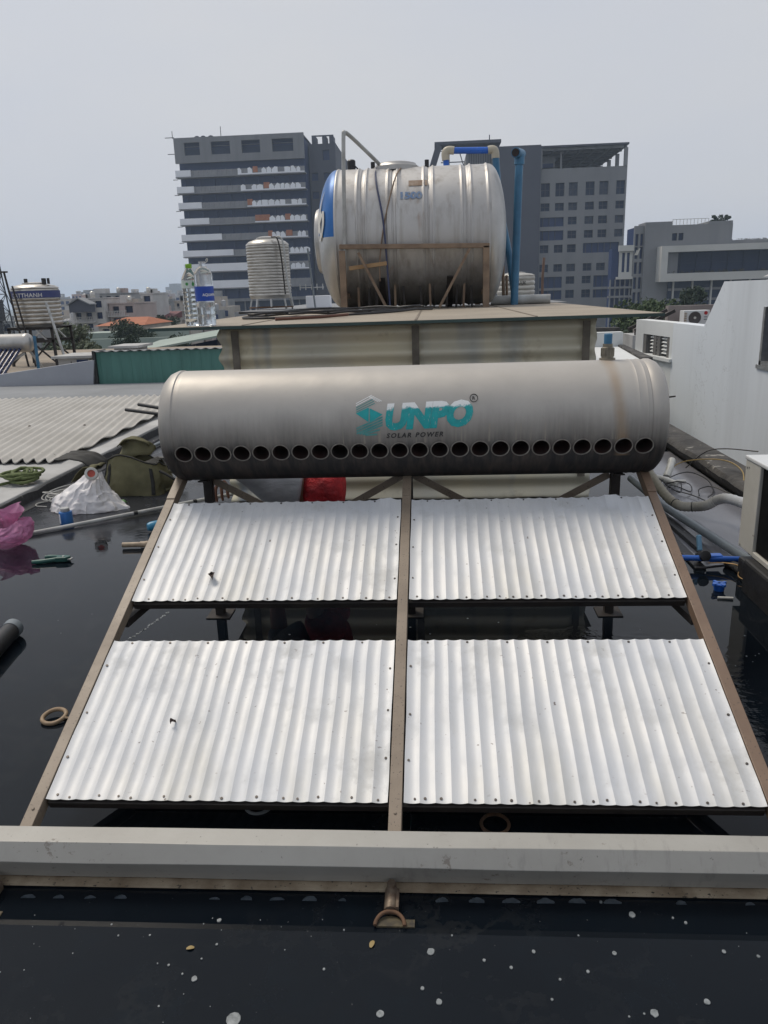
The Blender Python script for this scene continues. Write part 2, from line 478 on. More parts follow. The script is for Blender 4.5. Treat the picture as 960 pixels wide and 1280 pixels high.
m_orange = M('raw_brick_patch', (.40, .17, .09), .85, 0, (.32, .12, .06), 2)
m_offwhite = M('off_white_frame', (.52, .52, .50), .7, 0, (.45, .45, .43), .3)
m_greenwall = M('green_metal_sheet', (.075, .21, .18), .5, 0, (.06, .17, .145), 1.5, stretch=(6, 1, .6))
m_teal = M('worn_teal_paint', (.0, .36, .37), .5, 0, (.01, .29, .30), 40, speck=(.36, .42, .40), speck_s=70, speck_t=.67)
m_teal_thin = M('thin_teal_paint', (.02, .25, .25), .5, 0, (.12, .28, .27), 40)
m_logo_white = M('chalky_white_paint', (.85, .86, .85), .6, 0, (.70, .71, .70), 40)
m_logo_black = M('black_print', (.02, .02, .022), .5)

m_glasses = [m_glass_dark, M('window_glass_blue', (.022, .04, .085), .3, 0, (.014, .026, .06), .5, spec=.15), M('window_glass_blind', (.07, .085, .12), .4, 0, (.03, .045, .08), 1.2, spec=.15)]

def worn_word():
    t = NT('teal_paint_with_chalky_tops')
    x, y, z = t.xyz()
    col = t.mix(t.ramp(t.noise(40, 4, .6), .3, .7), (.0, .36, .37), (.01, .27, .28))
    col = t.mix(t.ramp(t.noise(1, 4, .65, (150, 30, 30)), .60, .68), col, (.30, .40, .39))
    q = t.math('ADD', z, t.math('MULTIPLY_ADD', x, -.03, t.math('MULTIPLY_ADD', t.noise(34, 5, .7), .05, -.025)))
    col = t.mix(t.ramp(q, .076, .081), col, (.80, .81, .80))
    col = t.mix(t.ramp(t.noise(75, 3, .6), .68, .72), col, (.42, .40, .36))
    t.set(Base_Color=col, Roughness=.5)
    return t.m
m_teal_word = worn_word()
# ---------------------------------------------------------------- the solar water heater (one thing: tank, rails, sheets, tray)
heater = thing('solar_water_heater', 'stainless solar water heater tank on brown rails with four corrugated white sheets', 'solar heater', (0, 1.5, 0))
AL = math.atan2(.3638, .9315)
CA, SA = math.cos(AL), math.sin(AL)
def rp(x, t, n=0):  # rack plane: x across, t up the slope, n out of it
    return Vector((x, 1.5 + t * CA - n * SA, .078 + t * SA + n * CA))

# tank shell
TX, TY, TZ, TR = .015, 2.93, .805, .21
prof = [(0, -.962), (.10, -.960), (.155, -.955), (.185, -.945), (.202, -.928), (.2115, -.905), (.2125, -.893), (.2085, -.889), (.2085, -.885), (.2098, -.882)]
prof2 = [(.2098, .842), (.2112, .846), (.2098, .850), (.2098, .870), (.2114, .875), (.2098, .880), (.2098, .888), (.2070, .892), (.2085, .896), (.2120, .905), (.2115, .918), (.202, .938), (.185, .953), (.155, .962), (.10, .967), (0, .969)]
mid = [(.2098, -.84 + 1.63 * i / 40) for i in range(41)]
prof = [(r, h + .030) for r, h in prof]; prof2 = [(r, h - .042) for r, h in prof2]
tm = MB().lathe(prof + mid + prof2, 96, 'x')
shell = tm.build('tank', [m_heater, m_hole], heater, org=None)
# dents, then 24 round sockets cut into the shell
HA = R(20.3)
hole_dir = Vector((0, -math.cos(HA), -math.sin(HA)))
HX = [-.826 + i * (1.652 / 23) for i in range(24)]
cut = MB()
for hx in HX:
    a = Vector((hx, 0, 0)) + hole_dir * .135; b = Vector((hx, 0, 0)) + hole_dir * .26
    cut.tube([a, b], .0300, 28)
co = cut.build('cutter', m_hole)
bo = shell.modifiers.new('holes', 'BOOLEAN'); bo.operation = 'DIFFERENCE'; bo.object = co; bo.solver = 'EXACT'
# the shell's own mesh sits about the tank axis
for v in shell.data.vertices: v.co += Vector((0, 1.5, 0))
shell.location = Vector((TX, TY, TZ)) - heater.location
co.location = (TX, TY, TZ)
me = evaluated(shell)
shell.modifiers.clear()
me.materials.clear(); me.materials.append(m_heater); me.materials.append(m_hole)
old = shell.data; shell.data = me; bpy.data.meshes.remove(old)
bpy.data.objects.remove(co)
for p in me.polygons:
    c = p.center
    p.material_index = 1 if (math.hypot(c.y, c.z) < .2 and abs(c.x) < .862) else 0
    p.use_smooth = True
me.set_sharp_from_angle(angle=R(28))
ob_axis = (TX, TY, TZ)
# socket lips
lip = MB()
e1 = Vector((1, 0, 0)); e2 = hole_dir.cross(e1)
pts = []
for i in range(32):
    a = 2 * PI * i / 32
    off = e1 * (.0312 * math.cos(a)) + e2 * (.0312 * math.sin(a))
    rad = math.sqrt(max(0, TR ** 2 - (.0312 * math.sin(a)) ** 2))
    pts.append(off + hole_dir * (rad + .0012))
lip.tube(pts, .0021, 8, closed=True)
lm = lip.mesh('lip')
for i, hx in enumerate(HX):
    if i == 0: o0 = link_mesh('tube_socket', lm, m_ring, shell, 60, loc=(hx, 0, 0))
    else: copy_part(o0, shell, (hx, 0, 0))
# inlet fitting on top: steel collar, ribbed nut, blue stub
fx, fy, fz = .745, 2.945, TZ + TR
fit = MB().lathe([(0, -.01), (.029, -.01), (.029, .006), (.022, .008), (.022, .044), (.018, .046), (.018, .058), (0, .058)], 24, 'z', (fx, fy, fz))
for i in range(14):
    a = 2 * PI * i / 14
    fit.beam((fx + .0225 * math.cos(a), fy + .0225 * math.sin(a), fz + .012), (fx + .0225 * math.cos(a), fy + .0225 * math.sin(a), fz + .042), .004, .004)
f_o = fit.build('inlet_fitting', m_brass, shell, 40)
MB().lathe([(.015, .046), (.015, .092), (.012, .094), (0, .094)], 20, 'z', (fx, fy, fz)).build('blue_stub', m_bluepipe, f_o, 40)

# lettering, wrapped on the shell: u along the tank, v round it (arc length from the front line)
def on_tank(dr):
    def f(u, v, w=0):
        b = v / TR
        return (u - TX, -(TR + dr) * math.cos(b), (TR + dr) * math.sin(b))
    return f
def stick(name, me, mats, parent=shell):
    o = bpy.data.objects.new(name, me)
    for m in (mats if isinstance(mats, list) else [mats]): me.materials.append(m)
    COL.objects.link(o); o.parent = parent
    return o
ot = on_tank(.0011)
tiltv = .012  # the print rises a little to the right
word = text_mesh('UNPO', .118, lambda u, v: ot(-.072 + u, .0095 + v + u * .03), shear=.16, offset=.0075, spacing=.98, sx=.93, cuty=.008, cutx=.006)
w_o = stick('brand_lettering', word, m_teal_word)
sp = text_mesh('SOLAR POWER', .0235, lambda u, v: ot(-.066 + u, -.0245 + v + u * .012), shear=.25, offset=.0006, spacing=1.32, cuty=.012, sx=1.02)
stick('small_lettering', sp, m_logo_black)
rg = MB()
ring = [ot(.2455 + .0135 * math.cos(2 * PI * i / 28), .112 + .0145 * math.sin(2 * PI * i / 28)) for i in range(28)]
rg.tube(ring, .0013, 6, closed=True)
rgm = rg.mesh('mark')
mm = text_mesh('R', .017, lambda u, v: ot(.2395 + u, .1058 + v), offset=.0004)
stick('round_mark', merge_meshes('round_mark', [rgm, mm]), m_logo_black)
# emblem: a hexagonal S of slanting stripes with a solid diamond in the middle
def strip(pts):
    mb = MB()
    n = 6
    return pts
def emblem_poly(mb, poly, n=7):
    # poly = quad (4 uv points); subdivided so that it follows the shell
    a, b, c, d = [Vector((p[0], p[1], 0)) for p in poly]
    def f(s, t):
        p = (a * (1 - s) + b * s) * (1 - t) + (d * (1 - s) + c * s) * t
        return ot(p.x, p.y)
    mb.grid(f, n, n)
E0x, E0y, EW, EH = -.1245, .0575, .047, .0735   # centre, half width, half height
def E(u, v): return (E0x + u * EW, E0y + v * EH)
mbw, mbt, mbs = MB(), MB(), MB()
for k in range(5):   # stripes of the upper half, climbing to the right then folding down
    v0 = .42 + k * .105
    u1 = -.02 + (4 - k) * .0
    emblem_poly(mbw if k > 2 else mbs, [E(-1 + .0 * k, v0 - .28), E(.42 - .06 * k, v0 + .14), E(.42 - .06 * k, v0 + .185), E(-1, v0 - .235)])
for k in range(3):
    emblem_poly(mbw, [E(.22 - k * .12, .98 - k * .02), E(.95 - k * .12, .70 - k * .02), E(.95 - k * .12, .665 - k * .02), E(.22 - k * .12, .94 - k * .02)])
emblem_poly(mbt, [E(-1.02, .10), E(-.06, -.33), E(-.02, .34), E(-.08, .37)])
emblem_poly(mbt, [E(.02, -.35), E(1.02, .02), E(.03, .34), E(.03, .30)])
for k in range(6):
    v0 = -.22 - k * .125
    ul = -1 + max(0, k - 2) * .22; ur = 1 - max(0, k - 3) * .22
    emblem_poly(mbs, [E(ul, v0 - .36 + max(0, k - 2) * .10), E(ur, v0 + .16 - max(0, k - 3) * .10), E(ur, v0 + .075 - max(0, k - 3) * .10), E(ul, v0 - .445 + max(0, k - 2) * .10)])
em = MB()
for i, b in enumerate((mbt, mbs, mbw)):
    em.mat(i).add(b.v, b.f)
stick('brand_emblem', em.mesh('emblem'), [m_teal, m_teal_thin, m_logo_white])

# rails
def rail(x, mat, label=None):
    r = MB().beam(rp(x, -.03, -.017), rp(x, 1.50, -.017), .031, .036, up=(0, -SA, CA))
    # the upper end is doubled by a plate
    r.beam(rp(x, 1.33, .003), rp(x, 1.48, .003), .032, .0035, up=(0, -SA, CA))
    r.tube([rp(x, .06, .001), rp(x, .06, .004)], .004, 8)
    o = r.build('rail', mat, heater, bev=.002)
    if label: o['label'] = label
    return o
rail(-.88, m_rail); rail(0, m_rail); rail(.88, m_rail_red)
# cross bars under the sheets' edges
for t in (.104, .600, .803, 1.295):
    MB().beam(rp(-.86, t, -.025), rp(.86, t, -.025), .036, .022, up=(0, -SA, CA)).build('cross_bar', m_darksteel, heater, bev=.002)
# corrugated sheets
def panel(x0, x1, t0, t1, seed):
    W = x1 - x0; L = t1 - t0; ribs = 22; per = W / ribs; A = .0046
    nu, nv = ribs * 8, 26
    def f(u, v):
        x = u * W
        ph = (x / per) % 1
        h = (1 - abs(math.sin(PI * ph))) ** 1.08 * A
        p = Vector((x * 2.2 + seed * 9, v * L * 2.2, seed))
        d = noise.noise(p) * .006 + noise.noise(p * 3.3) * .003 - .004 * max(0, noise.noise(p * 5 + Vector((3, 3, 3))) - .28)
        # edges lie on the bars
        edge = min(1, v * L / .06, (1 - v) * L / .06)
        h = h * (.78 + .22 * edge) + d * edge
        xx = x + noise.noise(Vector((x * 9, v * 3, seed + 5))) * .0022 * edge
        tt = v * L + noise.noise(Vector((x * 14, 0, seed + 8))) * .0016
        if v > .9 and seed in (1, 2):   # a bent corner
            h += .012 * max(0, (v - .9) / .1) * math.exp(-((x - (W - .05 if seed == 1 else W - .13)) / .035) ** 2)
        return (xx, tt, h)
    mb = MB().grid(f, nu, nv)
    # screw heads along the lower edge, the upper edge and beside the rails
    mb.mat(1)
    def screw(u, v):
        x, t, h = f(u, v)
        mb.tube([(x, t, h - .001), (x, t, h + .003)], .0028 + .0010 * rnd.random(), 7)
    k = 0
    for i in range(ribs):
        if i % 2 == (seed % 2) or rnd.random() < .18: screw((i + .5 + rnd.uniform(-.22, .22)) / ribs, .012 + rnd.random() * .014)
    for i in range(1, ribs, 3): screw((i + .5) / ribs, .985)
    for v in (.22, .50, .80): screw(.012, v + rnd.uniform(-.03, .03)); screw(.988, v + rnd.uniform(-.03, .03))
    me = mb.mesh('sheet')
    o = link_mesh('corrugated_sheet', me, [m_sheet, m_screw], heater, 32)
    o.modifiers.new('gauge', 'SOLIDIFY').thickness = .0009
    es = o.modifiers.new('crisp', 'EDGE_SPLIT'); es.split_angle = R(40)
    M4 = Matrix((Vector((1, 0, 0)), Vector((0, CA, SA)), Vector((0, -SA, CA)))).transposed().to_4x4()
    o.matrix_local = Matrix.Translation(rp(x0, t0, -.0065) - heater.location) @ M4
    return o
panel(-.862, -.019, .789, 1.309, 1)
panel(.019, .862, .789, 1.309, 2)
panel(-.862, -.019, .090, .617, 3)
panel(.019, .862, .090, .617, 4)

# tail tray: folded channel across the foot, with the flat bar under it
sec = [(1.472, .118), (1.422, .116), (1.400, .079), (1.434, .013), (1.440, .013), (1.408, .079), (1.428, .109), (1.466, .111), (1.474, .013), (1.479, .013)]
tr = MB()
n = 24
x0, x1 = -1.16, 1.16
def tray_pt(i, k):
    x = x0 + (x1 - x0) * i / n
    y, z = sec[k]
    w = .0015 * noise.noise(Vector((x * 3, k * .7, 2)))
    return (x, y + w, z + w)
m_ = len(sec)
vs = [tray_pt(i, k) for i in range(n + 1) for k in range(m_)]
fs = []
for i in range(n):
    for k in range(m_):
        k2 = (k + 1) % m_
        fs.append((i * m_ + k, i * m_ + k2, (i + 1) * m_ + k2, (i + 1) * m_ + k))
fs += [tuple(range(m_)), tuple(reversed([n * m_ + k for k in range(m_)]))]
tr.add(vs, fs)
tray = tr.build('tail_tray', m_trayt, heater, bev=.0012)
MB().box(-1.16, 1.16, 1.413, 1.4415, .004, .010).build('flat_bar', m_lip, heater)
# front feet: a bolted stub and a flared round foot
m_galv = M('stained_pipe', (.20, .16, .12), .5, .4, (.08, .05, .035), 40, .3, 120, .002)
for x in (-.905, -.003, .90):
    ft = MB().tube([(x, 1.408, .014), (x, 1.352, .010)], .0145, 14).tube([(x, 1.41, .022), (x, 1.41, .034)], .010, 6).box(x + .011, x + .017, 1.352, 1.405, .002, .022)
    fo = ft.build('foot', m_galv, heater, 40)
    pts = [(x + .031 * math.cos(a), 1.318 + .030 * math.sin(a), .006 + .008 * math.sin(a)) for a in [PI * i / 16 for i in range(17)]]
    MB().tube(pts, .0042, 8).build('foot_ring', m_rust, fo, 50)
    MB().prism([(x + .029 * math.cos(a), 1.318 + .028 * math.sin(a)) for a in [PI * i / 12 for i in range(13)]], -.001, .004).box(x + .03, x + .052, 1.318, 1.338, -.001, .003).build('foot_plate', M('silty_rust', (.10, .08, .04), .7, 0, (.03, .025, .02), 60), fo)

# back frame: posts, braces, saddles
for x in (-.80, 0, .80):
    MB().beam((x, 2.965, 0), (x, 2.965, .60), .035, .035).box(x - .05, x + .05, 2.915, 3.015, 0, .005).build('post', m_darksteel, heater, bev=.002)
for s in (-1, 1):
    MB().beam((s * .78, 2.975, .575), (s * .46, 2.975, .40), .028, .006, up=(0, 1, 0)).build('brace', m_rail, heater)
    MB().beam((s * .02, 2.975, .585), (s * .30, 2.975, .43), .028, .006, up=(0, 1, 0)).build('brace', m_rail, heater)
    MB().beam((s * .80, 2.95, .30), (s * .88, 2.2, .30), .025, .025).build('brace', m_darksteel, heater)
MB().beam((-.82, 2.985, .40), (.82, 2.985, .40), .03, .03).build('cross_bar', m_darksteel, heater)
for x in (-.80, 0, .80):
    sd = MB()
    arc = [(x, TY + .217 * math.cos(a), TZ + .217 * math.sin(a)) for a in [R(258) + R(80) * i / 12 for i in range(13)]]
    for a, b in zip(arc, arc[1:]): sd.beam(a, b, .035, .006, up=(0, 0, 1) if abs(b[2] - a[2]) < .01 else (0, 1, 0))
    sd.build('saddle', m_darksteel, heater)

# a dead leaf and a scrap lying on the sheets
def on_sheet(name, lab, cat, x, t, L, W, rot, mat):
    o = MB().grid(lambda u, v: (lambda a, b, h: rp(x + a * math.cos(rot) - b * math.sin(rot), t + a * math.sin(rot) + b * math.cos(rot), h))((u - .5) * L, (v - .5) * W * math.sin(PI * min(.97, max(.03, u))), .004 + .010 * (2 * v - 1) ** 2 + .006 * math.sin(u * 5)), 10, 6).build(name, mat, None, 60)
    o.modifiers.new('t', 'SOLIDIFY').thickness = .0008
    tag(o, lab, cat)
m_dead = M('dead_leaf_brown', (.06, .035, .03), .7, 0, (.03, .02, .018), 40)
on_sheet('dead_leaf', 'curled dark brown leaf lying on the upper left white sheet', 'leaf', -.625, .895, .040, .022, 1.9, m_dead)
on_sheet('dead_leaf', 'tiny dark leaf scrap on the lower left white sheet', 'leaf', -.60, .315, .016, .010, .8, m_dead)
# ---------------------------------------------------------------- the flat roof we stand on
fl = MB().grid(lambda u, v: (-2.6 + 4.55 * u, -3 + 14 * v, 0), 8, 24)
o = fl.build('roof_floor', m_floor); structure(o, 'wet black membrane floor of the flat roof')
o = MB().box(-2.6, 2.03, -3, 11, -11, -.03).build('roof_building', m_cement_mid); structure(o, 'building under the flat roof')
# foam flecks and dirt on the water in front of the tray
fk = MB()
spots = [(274, 1151, 7), (243, 1224, 9), (292, 1275, 22), (271, 1181, 4), (211, 1207, 4), (228, 1218, 3), (252, 1199, 3), (197, 1205, 2), (475, 1268, 11), (405, 1212, 4), (539, 1190, 12), (549, 1253, 9), (528, 1236, 6), (605, 1201, 5), (639, 1210, 5), (751, 1128, 5), (790, 1144, 11), (841, 1148, 4), (857, 1154, 5), (948, 1196, 5), (905, 1190, 6), (818, 1267, 12), (884, 1253, 9), (667, 1190, 6), (768, 1192, 7), (565, 1170, 3), (700, 1225, 4), (735, 1215, 5), (148, 1170, 3), (430, 1163, 3), (356, 1188, 2), (690, 1250, 4)]
CAMX, CAMH = .1039, 1.28
def floor_pt(px, py, z=0):   # where on the roof a spot measured in the photo lies
    f = 967.88
    RRv = Vector((0.99772478, 0.05958107, -0.03154939)); UUv = Vector((0.01402119, 0.27435368, 0.96152663)); FFv = Vector((-0.06594447, 0.95978131, -0.27289407))
    d = FFv + RRv * ((px - 480) / f) - UUv * ((py - 640) / f)
    k = (z - CAMH) / d.z
    return Vector((CAMX + d.x * k, d.y * k, z))
def fleck(p, r, h=.002):
    a0 = rnd.random() * 6
    pts = []
    for i in range(11):
        a = 2 * PI * i / 11
        q = r * (1 + .28 * noise.noise(Vector((math.cos(a) * 1.3 + a0 * 9, math.sin(a) * 1.3, a0))))
        pts.append((p.x + q * math.cos(a) * 1.0, p.y + q * math.sin(a) * 1.1))
    fk.prism(pts, -.0005, h)
for (x, y, w) in spots: fleck(floor_pt(x, y), w * .0011 / 2 * 1.15)
for i in range(170):
    x, y = rnd.uniform(-.9, 1.0), rnd.uniform(.75, 1.34)
    if noise.noise(Vector((x * 3, y * 3, 3))) > -.15: fleck(Vector((x, y, 0)), rnd.choice([.0008, .001, .0013, .002]), .001)
for i in range(110):   # flecks out among the legs and on the left
    x, y = rnd.uniform(-1.6, 1.3), rnd.uniform(1.8, 3.4)
    if noise.noise(Vector((x * 2, y * 2, 5))) > .05: fleck(Vector((x, y, 0)), rnd.choice([.0015, .002, .003, .004]), .001)
p0, p1 = Vector((-1.105, 2.718, 0)), Vector((-1.03, 2.99, 0))
for i in range(40):
    t = i / 39
    fleck(p0.lerp(p1, t) + Vector((rnd.uniform(-.006, .006), rnd.uniform(-.01, .01), 0)), rnd.uniform(.002, .005), .001)
o = fk.build('foam_flecks', m_foam); tag(o, 'pale foam flecks floating on the dark water', 'foam', kind='stuff')
# half-moon glints along the tray: light drawn as pale flat patches on the water
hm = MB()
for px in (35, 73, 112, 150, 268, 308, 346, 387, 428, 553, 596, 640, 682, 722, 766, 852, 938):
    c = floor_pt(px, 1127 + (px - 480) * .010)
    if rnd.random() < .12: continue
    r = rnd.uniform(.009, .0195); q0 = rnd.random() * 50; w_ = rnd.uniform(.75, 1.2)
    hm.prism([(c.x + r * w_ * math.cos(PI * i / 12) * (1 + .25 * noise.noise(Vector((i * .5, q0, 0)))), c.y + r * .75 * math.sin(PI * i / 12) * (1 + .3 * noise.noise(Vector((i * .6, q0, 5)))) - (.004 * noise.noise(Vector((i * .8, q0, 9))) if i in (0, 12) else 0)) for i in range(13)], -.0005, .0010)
o = hm.build('painted_glints', M('painted_glint_grey', (.065, .08, .095), .3, 0, (.02, .03, .04), 70)); tag(o, 'row of pale half moon painted light glints along the tray', 'glint', kind='stuff')
for (x, y, w, n_) in ((238, 1186, .009, 0), (465, 1181, .010, 1)):
    c = floor_pt(x, y)
    a = n_ * 1.1 + .2
    lf = MB().grid(lambda u, v: (c.x + (u - .5) * w * 1.8 * math.cos(a) - (v - .5) * w * math.sin(a) * (1 - (2 * u - 1) ** 2 * .6), c.y + (u - .5) * w * 1.8 * math.sin(a) + (v - .5) * w * math.cos(a) * (1 - (2 * u - 1) ** 2 * .6), .002 + .002 * math.sin(u * 3)), 6, 4)
    o = lf.build('fallen_leaf', m_leaf); o.modifiers.new('t', 'SOLIDIFY').thickness = .0008
    tag(o, ('squarish yellow brown leaf floating left of the centre foot', 'narrow yellow brown leaf floating just beside the centre foot')[n_], 'leaf')

# ---------------------------------------------------------------- left edge: cement capping, cream roof beyond
cap = MB()
def capz(x, y): return .10 + .004 * noise.noise(Vector((x * 2, y * 2, 0)))
cap.box(-5.4, -2.575, 2.0, 9.3, -.5, .10)
o = cap.build('cement_capping', m_cement, bev=.012); tag(o, 'wide pale cement capping along the left roof edge', 'wall')
up = MB()
ys = [2 + 7.3 * i / 50 for i in range(51)]
def bandtop(y): return .086 + .016 * noise.noise(Vector((y * 3.1, 1, 0))) - .02 * max(0, noise.noise(Vector((y * 8, 5, 0))))
vs = []
for y in ys:
    x = -2.572 + .008 * noise.noise(Vector((y * 4, 9, 0)))
    vs += [(x - .05, y, -.02), (x - .05, y, bandtop(y)), (x + .004, y, bandtop(y) - .004), (x + .012, y, .02), (x + .06, y, .003), (x + .06, y, -.02)]
fs = []
for i in range(50):
    for k in range(5): fs.append((i * 6 + k, i * 6 + k + 1, i * 6 + 6 + k + 1, i * 6 + 6 + k))
up.add(vs, fs)
o = up.build('membrane_upstand', m_membrane, smooth=50); tag(o, 'cracked black membrane turned up against the pale capping', 'waterproofing')
# cream corrugated roof, its waves running away to the left
fr = MB()
ca_, sa_ = math.cos(R(11)), math.sin(R(11))
def froof(u, v):
    x = -6.6 + u * 3.85 ; y = 5.62 + v * 3.75
    w = x * ca_ + y * sa_
    e = .0135 * math.sin(2 * PI * w / .088)
    yy = y + (.02 * math.sin(2 * PI * w / .088) if v == 0 else 0)
    return (x, yy, .135 + e + .015 * v + .004 * noise.noise(Vector((x, y, 1))))
fr.grid(froof, 380, 130)
o = fr.build('cream_corrugated_roof', m_fibro, smooth=60); o.modifiers.new('t', 'SOLIDIFY').thickness = .008
tag(o, 'cream corrugated fibre cement roof beyond the left capping', 'roof')
bt = MB()
for i in range(9):
    x = -3.2 - .55 * i
    bt.lathe([(.012, 0), (.012, .008), (0, .014)], 8, 'z', (x, 7.1 + .02 * (i % 3), .155))
bt.build('roof_bolt', m_screw, o)

# ---------------------------------------------------------------- things lying on the left
# rope: a heap of soft green loops with a loose tail on the capping
rp_ = []
c0 = Vector((-2.70, 5.0, .115))
k = 0
for i in range(150):
    a = i * .43; rr = .075 + .10 * noise.noise(Vector((i * .13, 2, 0)))
    rp_.append(c0 + Vector((rr * 1.15 * math.cos(a) + .075 * noise.noise(Vector((i * .05, 7, 0))), rr * math.sin(a), .018 + .05 * (i / 150) + .045 * noise.noise(Vector((i * .21, 0, 4))))))
tail = spline([(-2.93, 4.83, .112), (-2.86, 4.86, .112), (-2.80, 4.93, .115), (-2.75, 4.99, .118)], 6)
rr = MB().tube(spline(tail + rp_[::2], 2), .0105, 8)
m_rope = M('olive_green_rope', (.13, .16, .06), .85, 0, (.07, .095, .035), 60, .5, 220, .003)
o = rr.build('rope', m_rope, smooth=60, org=(-2.70, 5, .1)); tag(o, 'heap of olive green rope lying on the pale capping', 'rope')
# white cable coil behind the sack
cc = MB()
for k in range(5):
    ph = rnd.random() * 6
    pts = [(-2.36 + (.10 + .012 * k) * math.cos(a + ph) , 4.86 + (.075 + .01 * k) * math.sin(a + ph), .012 + .06 * (1 + math.sin(a + k)) * (.3 + .2 * k) * .5 + k * .006) for a in [2 * PI * i / 30 for i in range(31)]]
    cc.tube(pts, .0035, 6)
cc.tube(spline([(-2.47, 4.84, .01), (-2.52, 4.80, .008), (-2.50, 4.74, .006), (-2.42, 4.72, .006)], 6), .0035, 6)
o = cc.build('cable_coil', m_whitepvc, smooth=60); tag(o, 'loose coil of thin white cable beside the white sack', 'cable')

# white woven sack, gathered to a neck at its top right
def sack_pt(u, v):
    a = u * 2 * PI
    h = v
    # base outline wide, neck narrow and leaning right
    rx = (.185 * (1 - h ** 1.45) + .030) * (1 + .10 * math.cos(2 * a + .6)); ry = (.115 * (1 - h ** 1.6) + .028)
    ca, sa = math.cos(a), math.sin(a)
    wr = 1 - .15 * abs(noise.noise(Vector((ca * 4.2 + 7, sa * 4.2, h * 1.1)))) ** .6 - .10 * abs(noise.noise(Vector((ca * 2.6, sa * 2.6 + 3, h * 4.6)))) ** .6 - .05 * abs(noise.noise(Vector((ca * 11, sa * 11 + 3, h * 9)))) ** .6 + .14 * noise.noise(Vector((ca * 1.6, sa * 1.6, h * 1.5))) + .10
    cx = -2.14 + .085 * h ** 1.3; cy = 4.68 + .03 * h
    z = .232 * h ** .92 + (.016 * noise.noise(Vector((a * 2, h * 7, 3))) if 0 < v < 1 else 0)
    ex = .075 * max(0, math.cos(a + .15)) ** 6 * (1 - h) ** 3 - .03 * max(0, math.cos(a)) * math.sin(PI * h)
    return (cx + (rx * wr + ex) * math.cos(a), cy + ry * wr * math.sin(a), max(.002, z))
m_sack = M('white_woven_plastic', (.74, .72, .72), .42, 0, (.62, .61, .62), 7, .3, 60, .005)
sk = MB().grid(lambda u, v: sack_pt(u % 1.0, v), 132, 52)
o = sk.build('white_sack', m_sack, smooth=50, org=(-2.1, 4.68, 0)); tag(o, 'crumpled white woven sack gathered to a neck, tools inside', 'sack')
# tape roll standing on the sack's neck
rl = thing('tape_roll', 'white tape roll with red core on top of the white sack', 'tape', (-2.05, 4.63, .215))
MB().lathe([(.044, -.02), (.05, -.018), (.05, .018), (.044, .02), (.030, .02), (.030, -.02), (.044, -.02)], 32, 'y', (0, 0, 0), caps=False).xform(Matrix.Translation(Vector((-2.05, 4.63, .240))) @ Matrix.Rotation(R(-22), 4, 'X') @ Matrix.Rotation(R(20), 4, 'Z') @ Matrix.Scale(.8, 4)).build('roll', m_whitepvc, rl, 40)
MB().lathe([(0, -.006), (.0302, -.006), (.0302, .006), (0, .006)], 28, 'y', (0, 0, 0)).xform(Matrix.Translation(Vector((-2.05, 4.63, .240))) @ Matrix.Rotation(R(-22), 4, 'X') @ Matrix.Rotation(R(20), 4, 'Z') @ Matrix.Scale(.8, 4)).build('core', M('red_core', (.5, .06, .035), .5, 0, (.5, .12, .08), 50), rl, 40)

# olive canvas tool bag, unzipped, one side flap thrown open to the left
bag = thing('tool_bag', 'olive canvas tool bag standing open with a dark flap thrown left', 'bag', (-1.98, 5.12, 0))
m_canvas = M('olive_canvas', (.155, .145, .078), .85, 0, (.085, .08, .042), 6, .35, 120, .003)
m_trim = M('dark_bag_trim', (.022, .022, .02), .75, 0, (.012, .012, .012), 20, .2, 160, .001)
def bag_pt(u, v):
    a = u * 2 * PI
    c, s = math.cos(a), math.sin(a)
    e = .42
    sx = math.copysign(abs(c) ** e, c); sy = math.copysign(abs(s) ** e, s)
    h = v
    W = .205 * (1 - .16 * h); D = .145 * (1 - .35 * h)
    bul = 1 + .10 * math.sin(PI * h) + .10 * noise.noise(Vector((sx * 1.6, sy * 1.6, h * 2.4))) - .06 * abs(noise.noise(Vector((sx * 3.5, sy * 3.5, h * 4)))) ** .6 + .10 * max(0, sx) * (1 - h) ** 2 + .02 * noise.noise(Vector((sx * 6, sy * 6, h * 7)))
    z = .27 * h + .07 * h * noise.noise(Vector((sx * 1.1, sy * 1.1, 8))) - (.075 * h * max(0, sx) ** 2) - .03 * h * max(0, -sx)
    return (-1.955 + W * bul * sx + .01 * h, 5.12 + D * bul * sy, z + .002)
b_ = MB().grid(lambda u, v: bag_pt(u % 1.0, v), 88, 24)
body = b_.build('bag_body', m_canvas, bag, 50)
# inside, sunken
MB().grid(lambda u, v: (-1.95 + (u - .5) * .30, 5.12 + (v - .5) * .17, .20 + .02 * math.sin(u * 9) + .015 * noise.noise(Vector((u * 6, v * 6, 0)))), 12, 8).build('lining', m_trim, bag, 50)
# raised top flap (behind) and the black side flap
def sheetpart(name, fn, mat, par, nu=14, nv=10, th=.006):
    o = MB().grid(fn, nu, nv).build(name, mat, par, 50)
    o.modifiers.new('t', 'SOLIDIFY').thickness = th
    return o
sheetpart('top_flap', lambda u, v: (-2.11 + .23 * u + .02 * v + .02 * math.sin(5 * v), 5.20 + .10 * v * (1 - v) * 2 - .02 * math.sin(4 * u), .235 + (.135 * math.sin(PI * min(1, v * .62)) * (.55 + .45 * math.sin(PI * u))) + .012 * noise.noise(Vector((u * 5, v * 5, 2)))), m_canvas, bag)
sheetpart('side_flap', lambda u, v: (-2.20 - .27 * v + .03 * u, 5.02 + .20 * u - .02 * v, .175 + .085 * math.sin(PI * .5 * (1 - (1 - v) ** 2)) + .02 * u + .012 * noise.noise(Vector((u * 4, v * 4, 6)))), m_trim, bag)
